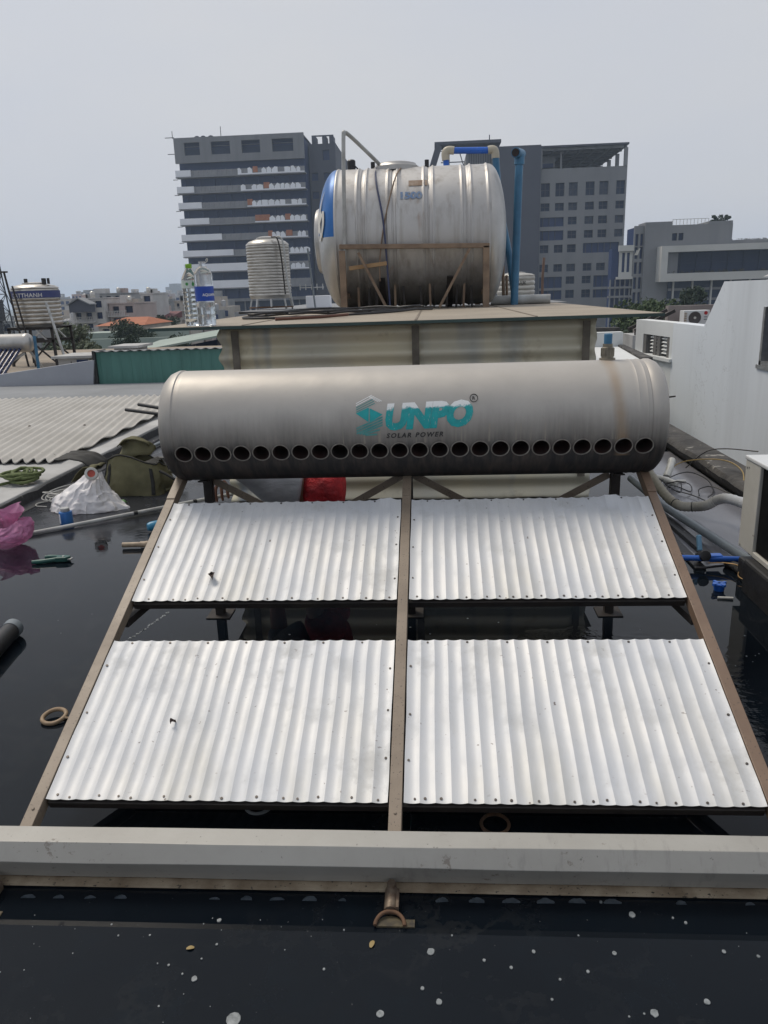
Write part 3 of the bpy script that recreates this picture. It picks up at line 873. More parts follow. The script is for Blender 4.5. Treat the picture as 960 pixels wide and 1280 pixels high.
sheetpart('inner_flap', lambda u, v: (-2.20 - .17 * v + .02 * u, 4.99 + .16 * u, .20 - .10 * v * v + .02 * math.sin(PI * v) + .01 * noise.noise(Vector((u * 4, v * 4, 9)))), m_canvas, bag)
# seams, straps, loop handles, buckle
def on_bag(u, v, d=.004):
    p = Vector(bag_pt(u % 1.0, v)); c = Vector((-1.955, 5.12, p.z))
    return p + (p - c).normalized() * d
for u0 in (.665, .82):
    st = MB().grid(lambda u, v: on_bag(u0 + (u - .5) * .028, .04 + .78 * v, .005), 3, 14)
    o = st.build('strap', m_trim, bag, 50); o.modifiers.new('t', 'SOLIDIFY').thickness = .003
MB().tube([on_bag(i / 60, .97, .002) for i in range(60)], .006, 6, closed=True).build('rim_piping', m_trim, bag, 60)
MB().tube([on_bag(.60, v, .002) for v in [i / 14 for i in range(15)]], .005, 6).build('seam_piping', m_trim, bag, 60)
MB().tube(spline([on_bag(.06, .62), on_bag(.05, .5, .05), on_bag(.03, .3, .09), on_bag(.0, .12, .07), on_bag(.97, .1, .01)], 6), .012, 8).build('end_handle', m_canvas, bag, 60)
MB().tube(spline([on_bag(.93, .75), on_bag(.95, .6, .06), on_bag(.97, .42, .10), on_bag(1.0, .3, .04)], 6), .010, 8).build('end_handle', m_trim, bag, 60)

# green crumpled packet between sack and bag
gp = MB().grid(lambda u, v: (-1.97 + .12 * (u - .5), 4.75 + .05 * (v - .5) + .02 * u, .012 + .030 * math.sin(PI * v) * math.sin(PI * u) ** .6 + .010 * noise.noise(Vector((u * 6, v * 6, 4)))), 18, 10)
o = gp.build('green_packet', M('green_film', (.06, .26, .05), .35, 0, (.35, .45, .3), 14), smooth=60); o.modifiers.new('t', 'SOLIDIFY').thickness = .002
tag(o, 'small bright green packet lying between the sack and the tool bag', 'packet')

# glue tin
tin = thing('glue_tin', 'small blue and white glue tin with a screw cap near the sack', 'tin', (-2.108, 4.34, 0), R(-20))
MB().lathe([(0, 0), (.036, 0), (.038, .002), (.038, .074), (.036, .077), (.022, .080), (0, .080)], 32).build('can', m_bluepaint, tin, 35, local=True)
MB().lathe([(.0384, .010), (.0384, .068)], 14, a0=R(195), a1=R(262)).build('paper_label', m_whitepanel, tin, 35, local=True)
MB().lathe([(.025, .079), (.026, .081), (.026, .098), (.023, .101), (0, .101)], 24).build('cap', m_paleg, tin, 35, local=True)

# long grey pole
pl = MB().tube([(-2.26, 4.07, .014), (-2.1, 4.20, .014), (-1.0, 5.02, .014 + .03)], .0125, 12)
o = pl.build('pipe', m_paleg, smooth=50); tag(o, 'long pale grey conduit pipe lying slantwise on the membrane', 'pipe')
bd = MB()
for q in (.42, .66, .72): 
    c = Vector((-2.26, 4.07, .014)).lerp(Vector((-1.0, 5.02, .044)), q); d = Vector((1.26, .95, .03)).normalized() * .012
    bd.tube([c - d, c + d], .0132, 12)
bd.build('tape_wrap', m_black, o, 50)

# pink plastic bag, half full of water, its mouth puffed up
m_pink = NT('pink_plastic_film')
m_pink.set(Base_Color=m_pink.mix(m_pink.ramp(m_pink.noise(9, 4, .6), .3, .7), (.80, .42, .62), (.68, .30, .50)), Roughness=.22, Transmission_Weight=.45, IOR=1.1)
m_pink.bump(m_pink.noise(30, 5, .65), .9, .012); m_pink = m_pink.m
def pink_pt(u, v):
    a = u * 2 * PI; c, s = math.cos(a), math.sin(a)
    prof_r = math.sin(PI * min(1, .16 + v * .62)) ** .8
    f = 1 + .18 * noise.noise(Vector((c * 1.6, s * 1.6, v * 2.2))) - .12 * abs(noise.noise(Vector((c * 4, s * 4, v * 5)))) ** .7 - .07 * abs(noise.noise(Vector((c * 9, s * 9, v * 11)))) ** .7
    if v > .72: f *= 1 + .16 * math.sin(a * 5 + 1) * (v - .72) / .28
    return (-2.27 + .155 * prof_r * f * c + .04 * v, 3.92 + .12 * prof_r * f * s, max(.003, .125 * v ** 1.1 + .02 * v * noise.noise(Vector((c * 2, s * 2, 5))) + .07 * max(0, v - .5) * max(0, c)))
pk = thing('pink_bag', 'crumpled translucent pink plastic bag at the left edge', 'bag', (-2.2, 3.92, 0))
MB().grid(lambda u, v: pink_pt(u % 1.0, v), 120, 44).build('film', m_pink, pk, 60)
def pink_knot(u, v):
    a = u * 2 * PI
    r = (.028 + .075 * v ** 1.4) * (1 + .22 * math.sin(a * 4 + v * 3) + .15 * noise.noise(Vector((math.cos(a) * 2, math.sin(a) * 2, v * 4))))
    return (-2.27 + r * math.cos(a) - .01 * v, 4.01 + r * .6 * math.sin(a), .085 + .11 * v + .02 * math.sin(2 * a) * v)
MB().grid(lambda u, v: pink_knot(u % 1.0, v), 40, 12).build('neck', m_pink, pk, 60)

# ratchet pipe cutter
pc = thing('pipe_cutter', 'dark green hand pipe cutter lying open on the wet roof', 'pliers', (-1.86, 3.65, 0), R(4))
m_pcg = M('dark_green_grip', (.012, .085, .07), .4, 0, (.008, .06, .05), 20)
MB().tube(spline([(-.095, -.028, .012), (-.05, -.024, .012), (.0, -.012, .014), (.035, -.004, .016)], 6), [.010] * 3 + [.012] * 16, 10).build('handle', m_pcg, pc, 50, local=True)
MB().tube(spline([(-.055, .040, .014), (-.02, .040, .015), (.02, .026, .017), (.045, .008, .018)], 6), [.009] * 3 + [.011] * 16, 10).build('handle', m_pcg, pc, 50, local=True)
MB().prism([(.02, -.02), (.075, -.018), (.092, .0), (.085, .02), (.05, .028), (.02, .022)], .004, .028).build('head', m_pcg, pc, bev=.003, local=True)
MB().prism([(.062, -.014), (.098, -.012), (.104, .006), (.078, .018), (.066, .006)], .012, .018).tube([(.055, .004, .0), (.055, .004, .031)], .006, 10).build('blade', m_steel, pc, bev=.001, local=True)

# brown pipe stub with a coupling, half under the left rail
bp = MB().lathe([(.010, -.085), (.0135, -.085), (.0135, .01), (.0165, .012), (.0165, .04), (.0185, .042), (.0185, .055), (.0165, .057), (.0165, .085), (.0135, .088), (.0135, .14), (.0105, .14)], 20, 'x', (0, 0, 0)).xform(Matrix.Translation(Vector((-1.49, 3.865, .019))) @ Matrix.Rotation(R(3), 4, 'Z'))
o = bp.build('pipe_stub', M('muddy_plastic', (.42, .33, .23), .5, 0, (.22, .16, .11), 22), smooth=40); tag(o, 'short muddy beige pipe stub with a coupling beside the left rail', 'pipe')
bcap = MB().lathe([(0, -.05), (.020, -.046), (.027, -.03), (.029, 0), (.029, .04), (.024, .04)], 20, 'x').xform(Matrix.Translation(Vector((-1.50, 4.17, .032))) @ Matrix.Rotation(R(35), 4, 'Z'))
o = bcap.build('pipe_plug', M('bright_blue_plastic', (.03, .24, .42), .35), smooth=40); tag(o, 'light blue plastic cap beside the upper left rail', 'pipe plug')

# pipes and hoses that run behind the bag towards the tank
o = MB().tube(spline([(-2.30, 5.90, .02), (-1.9, 5.86, .02), (-1.4, 5.85, .022), (-.6, 5.9, .022)], 8), .019, 10).build('black_hose', m_black, smooth=50); tag(o, 'black rubber hose on the roof behind the tool bag, the nearer one', 'hose')
o = MB().tube(spline([(-2.20, 6.12, .02), (-1.9, 6.14, .02), (-1.2, 6.25, .022), (-.5, 6.3, .022)], 8), .019, 10).build('black_hose', m_black, smooth=50); tag(o, 'black rubber hose on the roof behind the tool bag, the farther one', 'hose')
o = MB().tube(spline([(-2.36, 6.15, .02), (-2.36, 6.4, .022), (-2.40, 6.75, .022), (-2.30, 7.1, .022), (-1.9, 7.4, .022)], 8), .016, 10).build('grey_hose', m_greypvc, smooth=50); tag(o, 'grey blue hose curving away beside the left capping', 'hose')
for (dz, l) in ((.0, .20), (.018, .15)):
    MB().tube([(-.90, 3.02 + dz, .828 + dz), (-.98 - l, 3.16 + dz, .842 + dz)], .0075, 10).build('outlet_pipe', m_black, heater, 50)
MB().tube([(.92, 2.93, .868), (1.005, 2.96, .872)], .003, 8).build('sensor_rod', m_darksteel, heater, 50)

# dark pipes at the left edge, lying in the water
for i, (a, b, r, lab) in enumerate((((-1.585, 2.75, .036), (-1.49, 2.10, .036), .036, 'black pipe with a grey end lying at the left edge, nearer the rack'), ((-1.71, 2.79, .036), (-1.62, 2.10, .036), .036, 'black pipe lying at the left edge, farther from the rack'))):
    a, b = Vector(a), Vector(b); d = (b - a).normalized()
    t = thing('dark_pipe', lab, 'pipe', tuple((a + b) / 2 - Vector((0, 0, .036))), 0, 'black pipes at the left edge')
    MB().tube([a, b], r, 20).build('pipe_body', m_black, t, 40)
    MB().tube([a - d * .012, a + d * .03], r + .002, 20).build('end_sleeve', m_greypvc, t, 40)
# tape ring beside the left rail
rg_ = MB().tube([(-1.118 + .035 * math.cos(a) * (1 + .05 * math.sin(2 * a)), 2.13 + .034 * math.sin(a), .012 + .006 * math.sin(a)) for a in [2 * PI * i / 36 for i in range(36)]], .007, 8, closed=True)
rg_.tube([(-1.09, 2.125, .012), (-1.065, 2.12, .012), (-1.04, 2.125, .010)], .004, 6)
o = rg_.build('rubber_ring', M('tan_rubber', (.33, .24, .15), .6, 0, (.22, .15, .09), 30), smooth=60); tag(o, 'tan rubber ring lying beside the left rail', 'ring')
for i, (x, y, lab, m) in enumerate(((-.685, 1.74, 'grey rubber ring in the water under the lower left sheet, leftmost', m_greypvc), (-.53, 1.735, 'grey rubber ring in the water under the lower left sheet, middle', m_greypvc), (-.366, 1.71, 'pale grey ring in the water under the lower left sheet, nearest the centre rail', m_greypvc), (.241, 1.645, 'rusty ring in the water under the lower right sheet', m_rust))):
    o = MB().tube([(x + .034 * math.cos(a), y + .032 * math.sin(a), .005 + .004 * math.sin(a)) for a in [2 * PI * k / 30 for k in range(30)]], .0045, 8, closed=True).build('rubber_ring', m, smooth=60)
    tag(o, lab, 'ring')

# ---------------------------------------------------------------- right side
o = MB().prism([(1.80, 6.1), (1.95, 6.1), (1.93, 3.9), (1.62, 3.66), (1.50, 3.52), (1.33, 3.47), (1.36, 4.0), (1.42, 4.6), (1.55, 5.3)], -.01, .006).build('wet_apron', m_apron); structure(o, 'smooth grey wet strip at the foot of the right parapet')
pp = MB()
n = 70
vs = []
for i in range(n + 1):
    y = 1.0 + 9.5 * i / n
    q = .012 * noise.noise(Vector((y * 4, 0, 0))); q2 = .012 * noise.noise(Vector((y * 6, 4, 0)))
    vs += [(1.99, y, -.02), (1.935 + q * .6, y, .045 + q2 * .4), (1.915 + q, y, .085 + q2), (1.935 + q2, y, .112 + q), (2.02, y, .118 + q2), (2.12, y, .12), (2.12, y, -11)]
fs = [(i * 7 + k, i * 7 + k + 1, i * 7 + 8 + k, i * 7 + 7 + k) for i in range(n) for k in range(6)]
fs += [tuple(range(7)), tuple(reversed(range(n * 7, n * 7 + 7)))]
pp.add(vs, fs)
o = pp.build('mossy_parapet', m_mossy, smooth=45); tag(o, 'low mossy broken parapet along the right roof edge', 'wall')

# air conditioner close by
ac = thing('air_conditioner', 'cream outdoor air conditioner on a black block at the right edge', 'air conditioner', (1.66, 3.05, .15))
m_accream = M('cream_enamel', (.56, .55, .51), .4, 0, (.46, .45, .41), 4, speck=(.2, .16, .12), speck_s=30, speck_t=.70)
m_acwhite = M('white_enamel', (.62, .64, .65), .4, 0, (.55, .57, .58), 3)
ax0, ax1, ay0, ay1, az0, az1 = 1.452, 1.80, 2.55, 3.37, .145, .555
MB().box(ax0 + .02, ax1, ay0, ay1 - .02, az0 + .02, az1 - .02).build('casing', m_accream, ac, bev=.006)
MB().box(ax0 - .006, ax1 + .006, ay0 - .006, ay1 + .006, az1 - .018, az1).build('top_cover', m_acwhite, ac, bev=.005)
MB().box(ax0 - .002, ax0 + .045, ay1 - .155, ay1, az0, az1 - .018).build('corner_post', m_accream, ac, bev=.004)
MB().box(ax0 - .003, ax0 + .03, ay0, ay1 - .157, az0, az0 + .022).build('bottom_rail', m_accream, ac, bev=.003)
co_ = MB()
for i in range(74):
    y = ay0 + .02 + (ay1 - .185 - ay0) * i / 73
    co_.box(ax0 + .008, ax0 + .0195, y - .0012, y + .0012, az0 + .024, az1 - .022)
for i in range(12):
    z = az0 + .04 + i * .031
    pass
co_.build('condenser_fins', M('dark_fins', (.03, .029, .028), .5, .3, (.02, .02, .02), 20), ac)
for (y, z) in ((ay1 - .02, az1 - .05), (ay1 - .02, az0 + .012), (ay1 - .04, az1 - .045)): MB().tube([(ax0 - .004, y, z), (ax0 + .002, y, z)], .005, 8).build('screw_head', m_steel, ac, 50)
MB().box(ax0 + .05, ax0 + .22, ay1 - .002, ay1 + .028, az0 + .04, az0 + .16).build('valve_cover', m_accream, ac, bev=.004)
o = MB().box(1.41, 1.86, 2.45, 3.20, -.01, .143).box(1.45, 1.84, 3.20, 3.36, -.01, .10).build('black_block', M('black_bitumen', (.012, .012, .014), .5, 0, (.022, .022, .023), 9, .6, 30, .008), bev=.012); tag(o, 'black bitumen coated block under the near air conditioner', 'block')

# lagged pipe swinging from behind the tank to the air conditioner
lag = spline([(1.36, 4.92, .24), (1.40, 4.75, .19), (1.43, 4.62, .13), (1.45, 4.45, .085), (1.49, 4.34, .06), (1.565, 4.31, .06), (1.605, 4.23, .09), (1.645, 4.19, .13), (1.665, 4.08, .165), (1.68, 3.80, .195), (1.67, 3.5, .205), (1.66, 3.37, .205)], 12)
rad = [.027 + .0018 * math.sin(i * 2.3) for i in range(len(lag))]
m_lag = NT('wrapped_pipe_lagging')
yy = m_lag.xyz()[1]
m_lag.set(Base_Color=m_lag.mix(m_lag.ramp(m_lag.math('MULTIPLY_ADD', m_lag.noise(8, 4, .6), .3, m_lag.math('MULTIPLY_ADD', yy, -1.6, .35)), .3, .75), (.27, .245, .19), (.52, .53, .54)), Roughness=.6)
m_lag.bump(m_lag.noise(70, 3, .6), .4, .004); m_lag = m_lag.m
lp = thing('lagged_pipe', 'thick white lagged pipe curving to the near air conditioner', 'pipe', (1.5, 4.2, 0))
MB().tube(lag, rad, 16).build('lagging', m_lag, lp, 60)
for k in (44, 58): 
    a, b = lag[k], lag[k + 1]
    MB().tube([a, a + (b - a) * .6], .0295, 16).build('black_tie', m_black, lp, 60)

# grey pipe running down past the rail to the right edge
gpipe = MB().tube([(1.34, 4.85, .10), (1.40, 4.32, .062), (1.52, 3.62, .04), (1.67, 2.75, .03)], .022, 16)
o = gpipe.build('grey_pipe', m_greypvc, smooth=50); tag(o, 'long grey drain pipe slanting across the water on the right', 'pipe')
fl_ = MB().box(-.03, .03, -.42, .42, 0, .022).xform(Matrix.Translation(Vector((1.40, 3.98, .002))) @ Matrix.Rotation(R(2), 4, 'Z') @ Matrix.Rotation(R(8), 4, 'Y'))
fl_.box(1.30, 1.352, 3.45, 4.1, 0, .012)
o = fl_.build('membrane_strip', m_membrane, bev=.004); tag(o, 'strip of black membrane lying beside the right rail', 'waterproofing')

# blue pipe with its valve, caps, wires
o = MB().tube([(1.19, 3.50, .045), (1.85, 3.42, .045)], .0135, 14).build('blue_pipe', m_bluepvc, smooth=50); tag(o, 'bright blue water pipe crossing the black water on the right', 'pipe')
vl = thing('ball_valve', 'black valve with a pale blue lever on the bright blue pipe', 'valve', (1.345, 3.49, .02))
MB().lathe([(.012, -.045), (.024, -.043), (.024, -.022), (.019, -.02), (.021, 0), (.019, .02), (.024, .022), (.024, .043), (.012, .045)], 16, 'z').xform(Matrix.Translation(Vector((1.345, 3.495, .05))) @ Matrix.Rotation(R(68), 4, 'X')).build('valve_body', m_black, vl, 40)
MB().box(-.010, .010, -.012, .012, .0, .075).xform(Matrix.Translation(Vector((1.352, 3.56, .055))) @ Matrix.Rotation(R(-25), 4, 'X')).build('lever', M('pale_blue_plastic', (.16, .33, .48), .4), vl, bev=.004)
MB().box(1.368, 1.43, 3.466, 3.51, .028, .062).build('union_body', m_bluepvc, vl, bev=.006)
bc2 = MB().lathe([(0, 0), (.020, 0), (.022, .006), (.022, .024), (.026, .026), (.026, .032), (.016, .034)], 16, 'z', (1.318, 3.195, 0))
for i in range(4):
    a = PI / 2 * i + .4; bc2.beam((1.318, 3.195, .03), (1.318 + .033 * math.cos(a), 3.195 + .033 * math.sin(a), .03), .012, .010)
o = bc2.build('pipe_plug', m_bluepvc, smooth=40); tag(o, 'small blue plastic cap with lugs standing in the black water', 'pipe plug')
o = MB().tube([(1.16, 3.60, .03), (1.245, 3.56, .03)], .027, 16).build('blue_coupling', m_bluepipe, smooth=40); tag(o, 'dull blue pipe coupling tucked against the right rail', 'pipe')
dr = MB().lathe([(.026, -.12), (.034, -.12), (.034, .03), (.040, .032), (.040, .10), (.032, .10)], 20, 'y').xform(Matrix.Translation(Vector((1.475, 3.43, .020))) @ Matrix.Rotation(R(12), 4, 'Z') @ Matrix.Rotation(R(180), 4, 'Z') @ Matrix.Scale(.58, 4))
o = dr.build('drain_elbow', m_mossy, smooth=40); tag(o, 'mossy grey pipe end lying under the bright blue pipe', 'pipe')
o = MB().tube(spline([(1.36, 3.46, .03), (1.43, 3.44, .035), (1.47, 3.38, .04), (1.44, 3.30, .02), (1.50, 3.24, .012), (1.53, 3.27, .03), (1.515, 3.31, .05), (1.50, 3.30, .045)], 8), .0028, 6).build('copper_wire', M('copper_wire', (.45, .28, .12), .4, .5), smooth=60); tag(o, 'loose copper wire beside the mossy pipe end', 'wire')
o = MB().tube([(1.28, 3.10, .005), (1.34, 3.09, .006)], .006, 8).build('white_stick', m_whitepvc, smooth=50); tag(o, 'small white stick floating right of the rack', 'stick')
# broken white pvc bits by the parapet
for i, (a, b, r, lab) in enumerate((((1.655, 5.16, .03), (1.72, 5.28, .12), .024, 'broken white pipe sleeve leaning up near the parapet'), ((1.56, 5.07, .05), (1.66, 4.95, .03), .020, 'broken white pipe sleeve lying behind the right rail'), ((1.66, 5.08, .012), (1.76, 5.10, .012), .010, 'small white pipe splinter beside the broken sleeves'))):
    t = MB().tube(spline([a, (Vector(a) + Vector(b)) / 2 + Vector((.004, 0, .004)), b], 4), [r * (1 + .06 * math.sin(k * 2)) for k in range(9)], 14, caps=True)
    o = t.build('broken_pipe', m_whitepvc, smooth=50); tag(o, lab, 'pipe')
# tangled black wires, one yellow wire over the parapet
tw = MB()
for pts in ([(1.55, 4.95, .02), (1.60, 5.02, .05), (1.68, 5.05, .03), (1.74, 4.95, .03), (1.70, 4.80, .02), (1.62, 4.82, .05), (1.60, 4.95, .03), (1.66, 5.10, .04), (1.78, 5.12, .07), (1.86, 5.0, .05), (1.84, 4.80, .02), (1.76, 4.66, .02)], [(1.58, 5.08, .02), (1.56, 4.98, .06), (1.60, 4.90, .02), (1.57, 4.84, .05), (1.63, 4.78, .02), (1.66, 4.9, .06), (1.60, 5.0, .02)], [(1.72, 4.70, .02), (1.76, 4.82, .03), (1.84, 4.84, .04), (1.90, 4.72, .03), (1.94, 4.60, .02)], [(1.60, 4.86, .02), (1.68, 4.72, .02), (1.72, 4.58, .02)]): tw.tube(spline(pts, 7), .0036, 5)
o = tw.build('wire_tangle', m_blackcable, smooth=60); tag(o, 'tangle of thin black wires on the grey apron', 'wire')
o = MB().tube(spline([(1.66, 5.25, .02), (1.80, 5.30, .10), (1.96, 5.05, .165), (2.0, 4.80, .15), (1.95, 4.62, .07), (1.93, 4.50, .02)], 8), .004, 6).build('yellow_wire', M('yellow_wire', (.42, .30, .12), .5), smooth=60); tag(o, 'yellowish wire looping over the mossy parapet', 'wire')
o = MB().tube(spline([(1.86, 5.42, .03), (1.96, 5.36, .15), (2.06, 5.28, .19), (2.22, 5.12, .20)], 8), .004, 6).build('dark_wire', m_blackcable, smooth=60); tag(o, 'stiff dark wire sticking over the mossy parapet', 'wire')
# ---------------------------------------------------------------- the shed behind the heater
shed = thing('rooftop_shed', 'low shed of aged corrugated plastic under a flat dusty sheet roof', 'shed', (0, 5.5, 0))
RZ = 1.14
MB().box(-1.345, 1.235, 3.99, 7.38, RZ - .012, RZ).build('roof_sheet', m_plate, shed)
MB().box(-1.35, 1.24, 3.984, 3.9885, RZ - .016, RZ - .001).build('roof_edge', m_plate_edge, shed)
for x in (-.86, .02, .62): MB().box(x - .006, x + .006, 4.0, 7.37, RZ + .0005, RZ + .003).build('roof_seam', m_plate_edge if False else M('seam', (.20, .165, .13), .8), shed)
def pw(u, v):
    x = -1.02 + u * 1.96; z = .185 + v * .937
    e = .016 * math.sin(2 * PI * z / .112 + .6)
    droop = .02 * noise.noise(Vector((x * 2, z * 2, 4)))
    return (x + (.008 * math.sin(2 * PI * z / .112 + .6) if u in (0, 1) else 0), 4.12 + e + droop * .6, z + (.02 * noise.noise(Vector((x * 3, 0, 2))) if v == 0 else 0))
o = MB().grid(pw, 60, 90).build('front_wall', m_plastic, shed, 60); o.modifiers.new('t', 'SOLIDIFY').thickness = .002
for x in (-1.0, .92):
    s_ = MB().grid(lambda u, v: (x, 4.16 + u * 3.1, .02 + v * 1.10), 8, 40)
    for i_, v_ in enumerate(s_.v): s_.v[i_] = (v_[0] + .012 * math.sin(2 * PI * v_[2] / .112), v_[1], v_[2])
    o = s_.build('side_wall', m_plastic, shed, 60); o.modifiers.new('t', 'SOLIDIFY').thickness = .002
MB().box(-1.0, .92, 7.24, 7.26, 0, 1.12).build('back_wall', m_plastic, shed)
for x in (-.93, .015, .885):
    MB().box(x - .02, x + .02, 4.145, 4.185, 0, RZ - .012).build('post', m_darksteel, shed)
    MB().box(x - .019, x + .019, 4.092, 4.098, .30, RZ - .03).tube([(x, 4.09, 1.02), (x, 4.10, 1.02)], .010, 8).tube([(x, 4.09, .62), (x, 4.10, .62)], .010, 8).build('batten', M('dusty_batten', (.17, .15, .12), .7, 0, (.09, .08, .065), 12), shed)
MB().box(-1.0, .92, 4.145, 4.185, RZ - .05, RZ - .012).build('beam', m_darksteel, shed)
MB().box(-1.0, .92, 4.15, 4.18, .55, .58).build('beam', m_darksteel, shed)

# bottles on the left corner of the shed roof
m_pet = NT('clear_bottle_plastic'); m_pet.set(Base_Color=(.93, .95, .95), Roughness=.06, Transmission_Weight=.93, IOR=1.12); m_pet = m_pet.m
m_water = NT('clear_water'); m_water.set(Base_Color=(.94, .96, .96), Roughness=.02, Transmission_Weight=1.0, IOR=1.2); m_water = m_water.m
m_petmilky = NT('misted_bottle_plastic'); m_petmilky.set(Base_Color=(.90, .92, .93), Roughness=.22, Transmission_Weight=.86, IOR=1.1); m_petmilky = m_petmilky.m
m_blab = M('blue_bottle_label', (.012, .07, .42), .35, 0, (.015, .055, .33), 20)
m_wlab = M('pale_bottle_label', (.66, .72, .66), .4)
m_lime = M('lime_green_cap', (.22, .46, .03), .4)
m_green = M('leaf_green_print', (.05, .30, .06), .5)
def bottle_prof(r, H, ribs):
    p = [(0, .004), (r * .55, .006), (r * .80, 0), (r * .97, .012)]
    z = .02
    for i in range(ribs):
        p += [(r, z), (r, z + .012), (r * .955, z + .016), (r * .955, z + .019)]; z += .023
    return p, z
b1 = thing('water_bottle', 'tall clear water bottle with a lime green cap on the shed roof', 'bottle', (-1.16, 4.16, RZ), 0, 'water bottles on the shed roof')
p, z = bottle_prof(.0435, .31, 7)
p += [(.0435, .188), (.0435, .232), (.042, .240), (.036, .255), (.026, .274), (.017, .288), (.0145, .293), (.0145, .30)]
MB().lathe(p, 36).build('bottle_body', m_pet, b1, 40, local=True)
MB().lathe([(0, .008), (.040, .008), (.041, .18), (.041, .205), (0, .205)], 30).build('water', m_water, b1, 40, local=True)
MB().lathe([(.0445, .192), (.0445, .231)], 36, caps=False).build('paper_label', m_wlab, b1, 40, local=True)
MB().lathe([(.0158, .292), (.0165, .295), (.0165, .312), (.0145, .314), (0, .314)], 24).build('cap', m_lime, b1, 40, local=True)
def on_b(r, a0): return lambda u, v: (r * math.sin(a0 + u / r), -r * math.cos(a0 + u / r), v)
lf = MB()
f1 = on_b(.0449, -.05)
for k in range(7):
    a = k * 2 * PI / 7
    pts = [f1(-.002 + .010 * math.cos(a) * t - .0030 * math.sin(a) * w, .213 + .010 * math.sin(a) * t + .0030 * math.cos(a) * w) for t, w in ((0, 0), (.5, -1), (1, 0), (.5, 1))]
    lf.add(pts, [(0, 1, 2, 3)])
f2 = on_b(.0449, .62)
lf.add([f2(x, y) for x, y in ((0, .201), (.006, .206), (.007, .213), (0, .227), (-.007, .213), (-.006, .206))], [(0, 1, 2, 3, 4, 5)])
o = lf.build('leaf_print', m_green, b1, local=True)
b2 = thing('water_bottle', 'bigger capless water bottle with a deep blue label on the shed roof', 'bottle', (-1.068, 4.09, RZ), 0, 'water bottles on the shed roof')
p2 = [(0, .006), (.028, .008), (.042, 0), (.047, .012), (.047, .055), (.0455, .06), (.047, .065), (.047, .112), (.045, .118), (.047, .124), (.047, .20), (.0475, .206), (.047, .212), (.0475, .252), (.0455, .262), (.036, .280), (.024, .292), (.0175, .296), (.0175, .318), (.0165, .32)]
MB().lathe(p2, 40).build('bottle_body', m_petmilky, b2, 40, local=True)
MB().lathe([(0, .010), (.043, .010), (.0445, .02), (.0445, .095), (0, .095)], 30).build('water', m_water, b2, 40, local=True)
MB().lathe([(.0482, .126), (.0482, .198)], 40, caps=False).build('paper_label', m_blab, b2, 40, local=True)
me = text_mesh('AQUAFINA', .0185, (lambda f: (lambda u, v: f(u, v)))(on_b(.0487, .05)), cutx=.004, offset=.0004)
for v in me.vertices: v.co.z += .150
stick('lettering', me, m_logo_white, b2)
me = text_mesh('pure drinking water', .0055, on_b(.0487, -.60), cutx=.004) if False else None
MB().tube(spline([(.017, 0, .314), (.026, 0, .318), (.032, 0, .330), (.026, 0, .332), (.021, 0, .324)], 6), .002, 6).build('cap_ring', m_whitepvc, b2, 50, local=True)

# cables and a rod on the shed roof
cb = MB()
for k in range(5):
    pts = []
    for i in range(22):
        t = i / 21
        x = -1.08 + t * 1.15 + .05 * math.sin(7 * t + k); y = 5.2 + .75 * t * .9 + .22 * math.sin(t * 6 + k * 1.3)
        pts.append((x, y, RZ + .009 + .010 * abs(math.sin(9 * t + 2 * k)) + .006 * k))
    cb.tube(spline(pts, 3), .0075, 6)
cb.tube(spline([(-1.05, 5.35, RZ + .01), (-1.12, 5.1, RZ + .01), (-.95, 4.85, RZ + .01), (-.6, 4.95, RZ + .01), (-.2, 5.3, RZ + .012), (.0, 5.6, RZ + .02)], 8), .0075, 6)
o = cb.build('cable_bundle', m_blackcable, smooth=60); tag(o, 'loose black cables lying across the shed roof', 'cable')
o = MB().tube([(-.80, 4.55, RZ + .010), (-.55, 4.66, RZ + .012), (-.42, 4.95, RZ + .014)], .009, 8).build('iron_rod', M('rusty_rod', (.13, .055, .035), .7), smooth=50); tag(o, 'reddish brown iron rod lying on the shed roof', 'rod')
for (x, y, w, lab) in ((-.46, 6.0, .05, 'flat white scrap lying among the cables on the shed roof'),):
    o = MB().lathe([(0, 0), (w, 0), (w * .9, .018), (w * .4, .028), (0, .03)], 20, 'z', (x, y, RZ)).build('white_scrap', m_whitepanel, smooth=50); tag(o, lab, 'scrap')
o = MB().tube([(.62, 7.12, RZ + .040), (1.13, 7.06, RZ + .040)], .040, 18).build('white_pipe', m_paleg, smooth=50); tag(o, 'thick white pipe lying on the back of the shed roof', 'pipe')

# ---------------------------------------------------------------- the big tank and its stand
BX0, BX1, BY, BZ, BR = -.665, .575, 7.0, RZ + .575, .557
big = thing('large_water_tank', 'big lying stainless water tank with a blue painted left dome', 'water tank', (-.05, BY, RZ))
def bprof():
    out = []
    N = 320
    groups = [-.445, -.20, .085, .385]
    for i in range(N + 1):
        x = BX0 + (BX1 - BX0) * i / N
        r = BR
        for g in groups:
            for d_, h in ((-.036, .009), (0, -.012), (.036, .009), (.018, -.003), (-.018, -.003)):
                r += h * math.exp(-((x - g - d_) / .0085) ** 2)
        r += .008 * math.exp(-((x - BX0 - .012) / .01) ** 2) + .010 * math.exp(-((x - BX1 + .02) / .01) ** 2)
        out.append((r, x + .05))
    return out
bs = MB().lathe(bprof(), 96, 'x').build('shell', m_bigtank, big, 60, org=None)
for v in bs.data.vertices: v.co += big.location
bs.location = Vector((-.05, BY, BZ)) - big.location
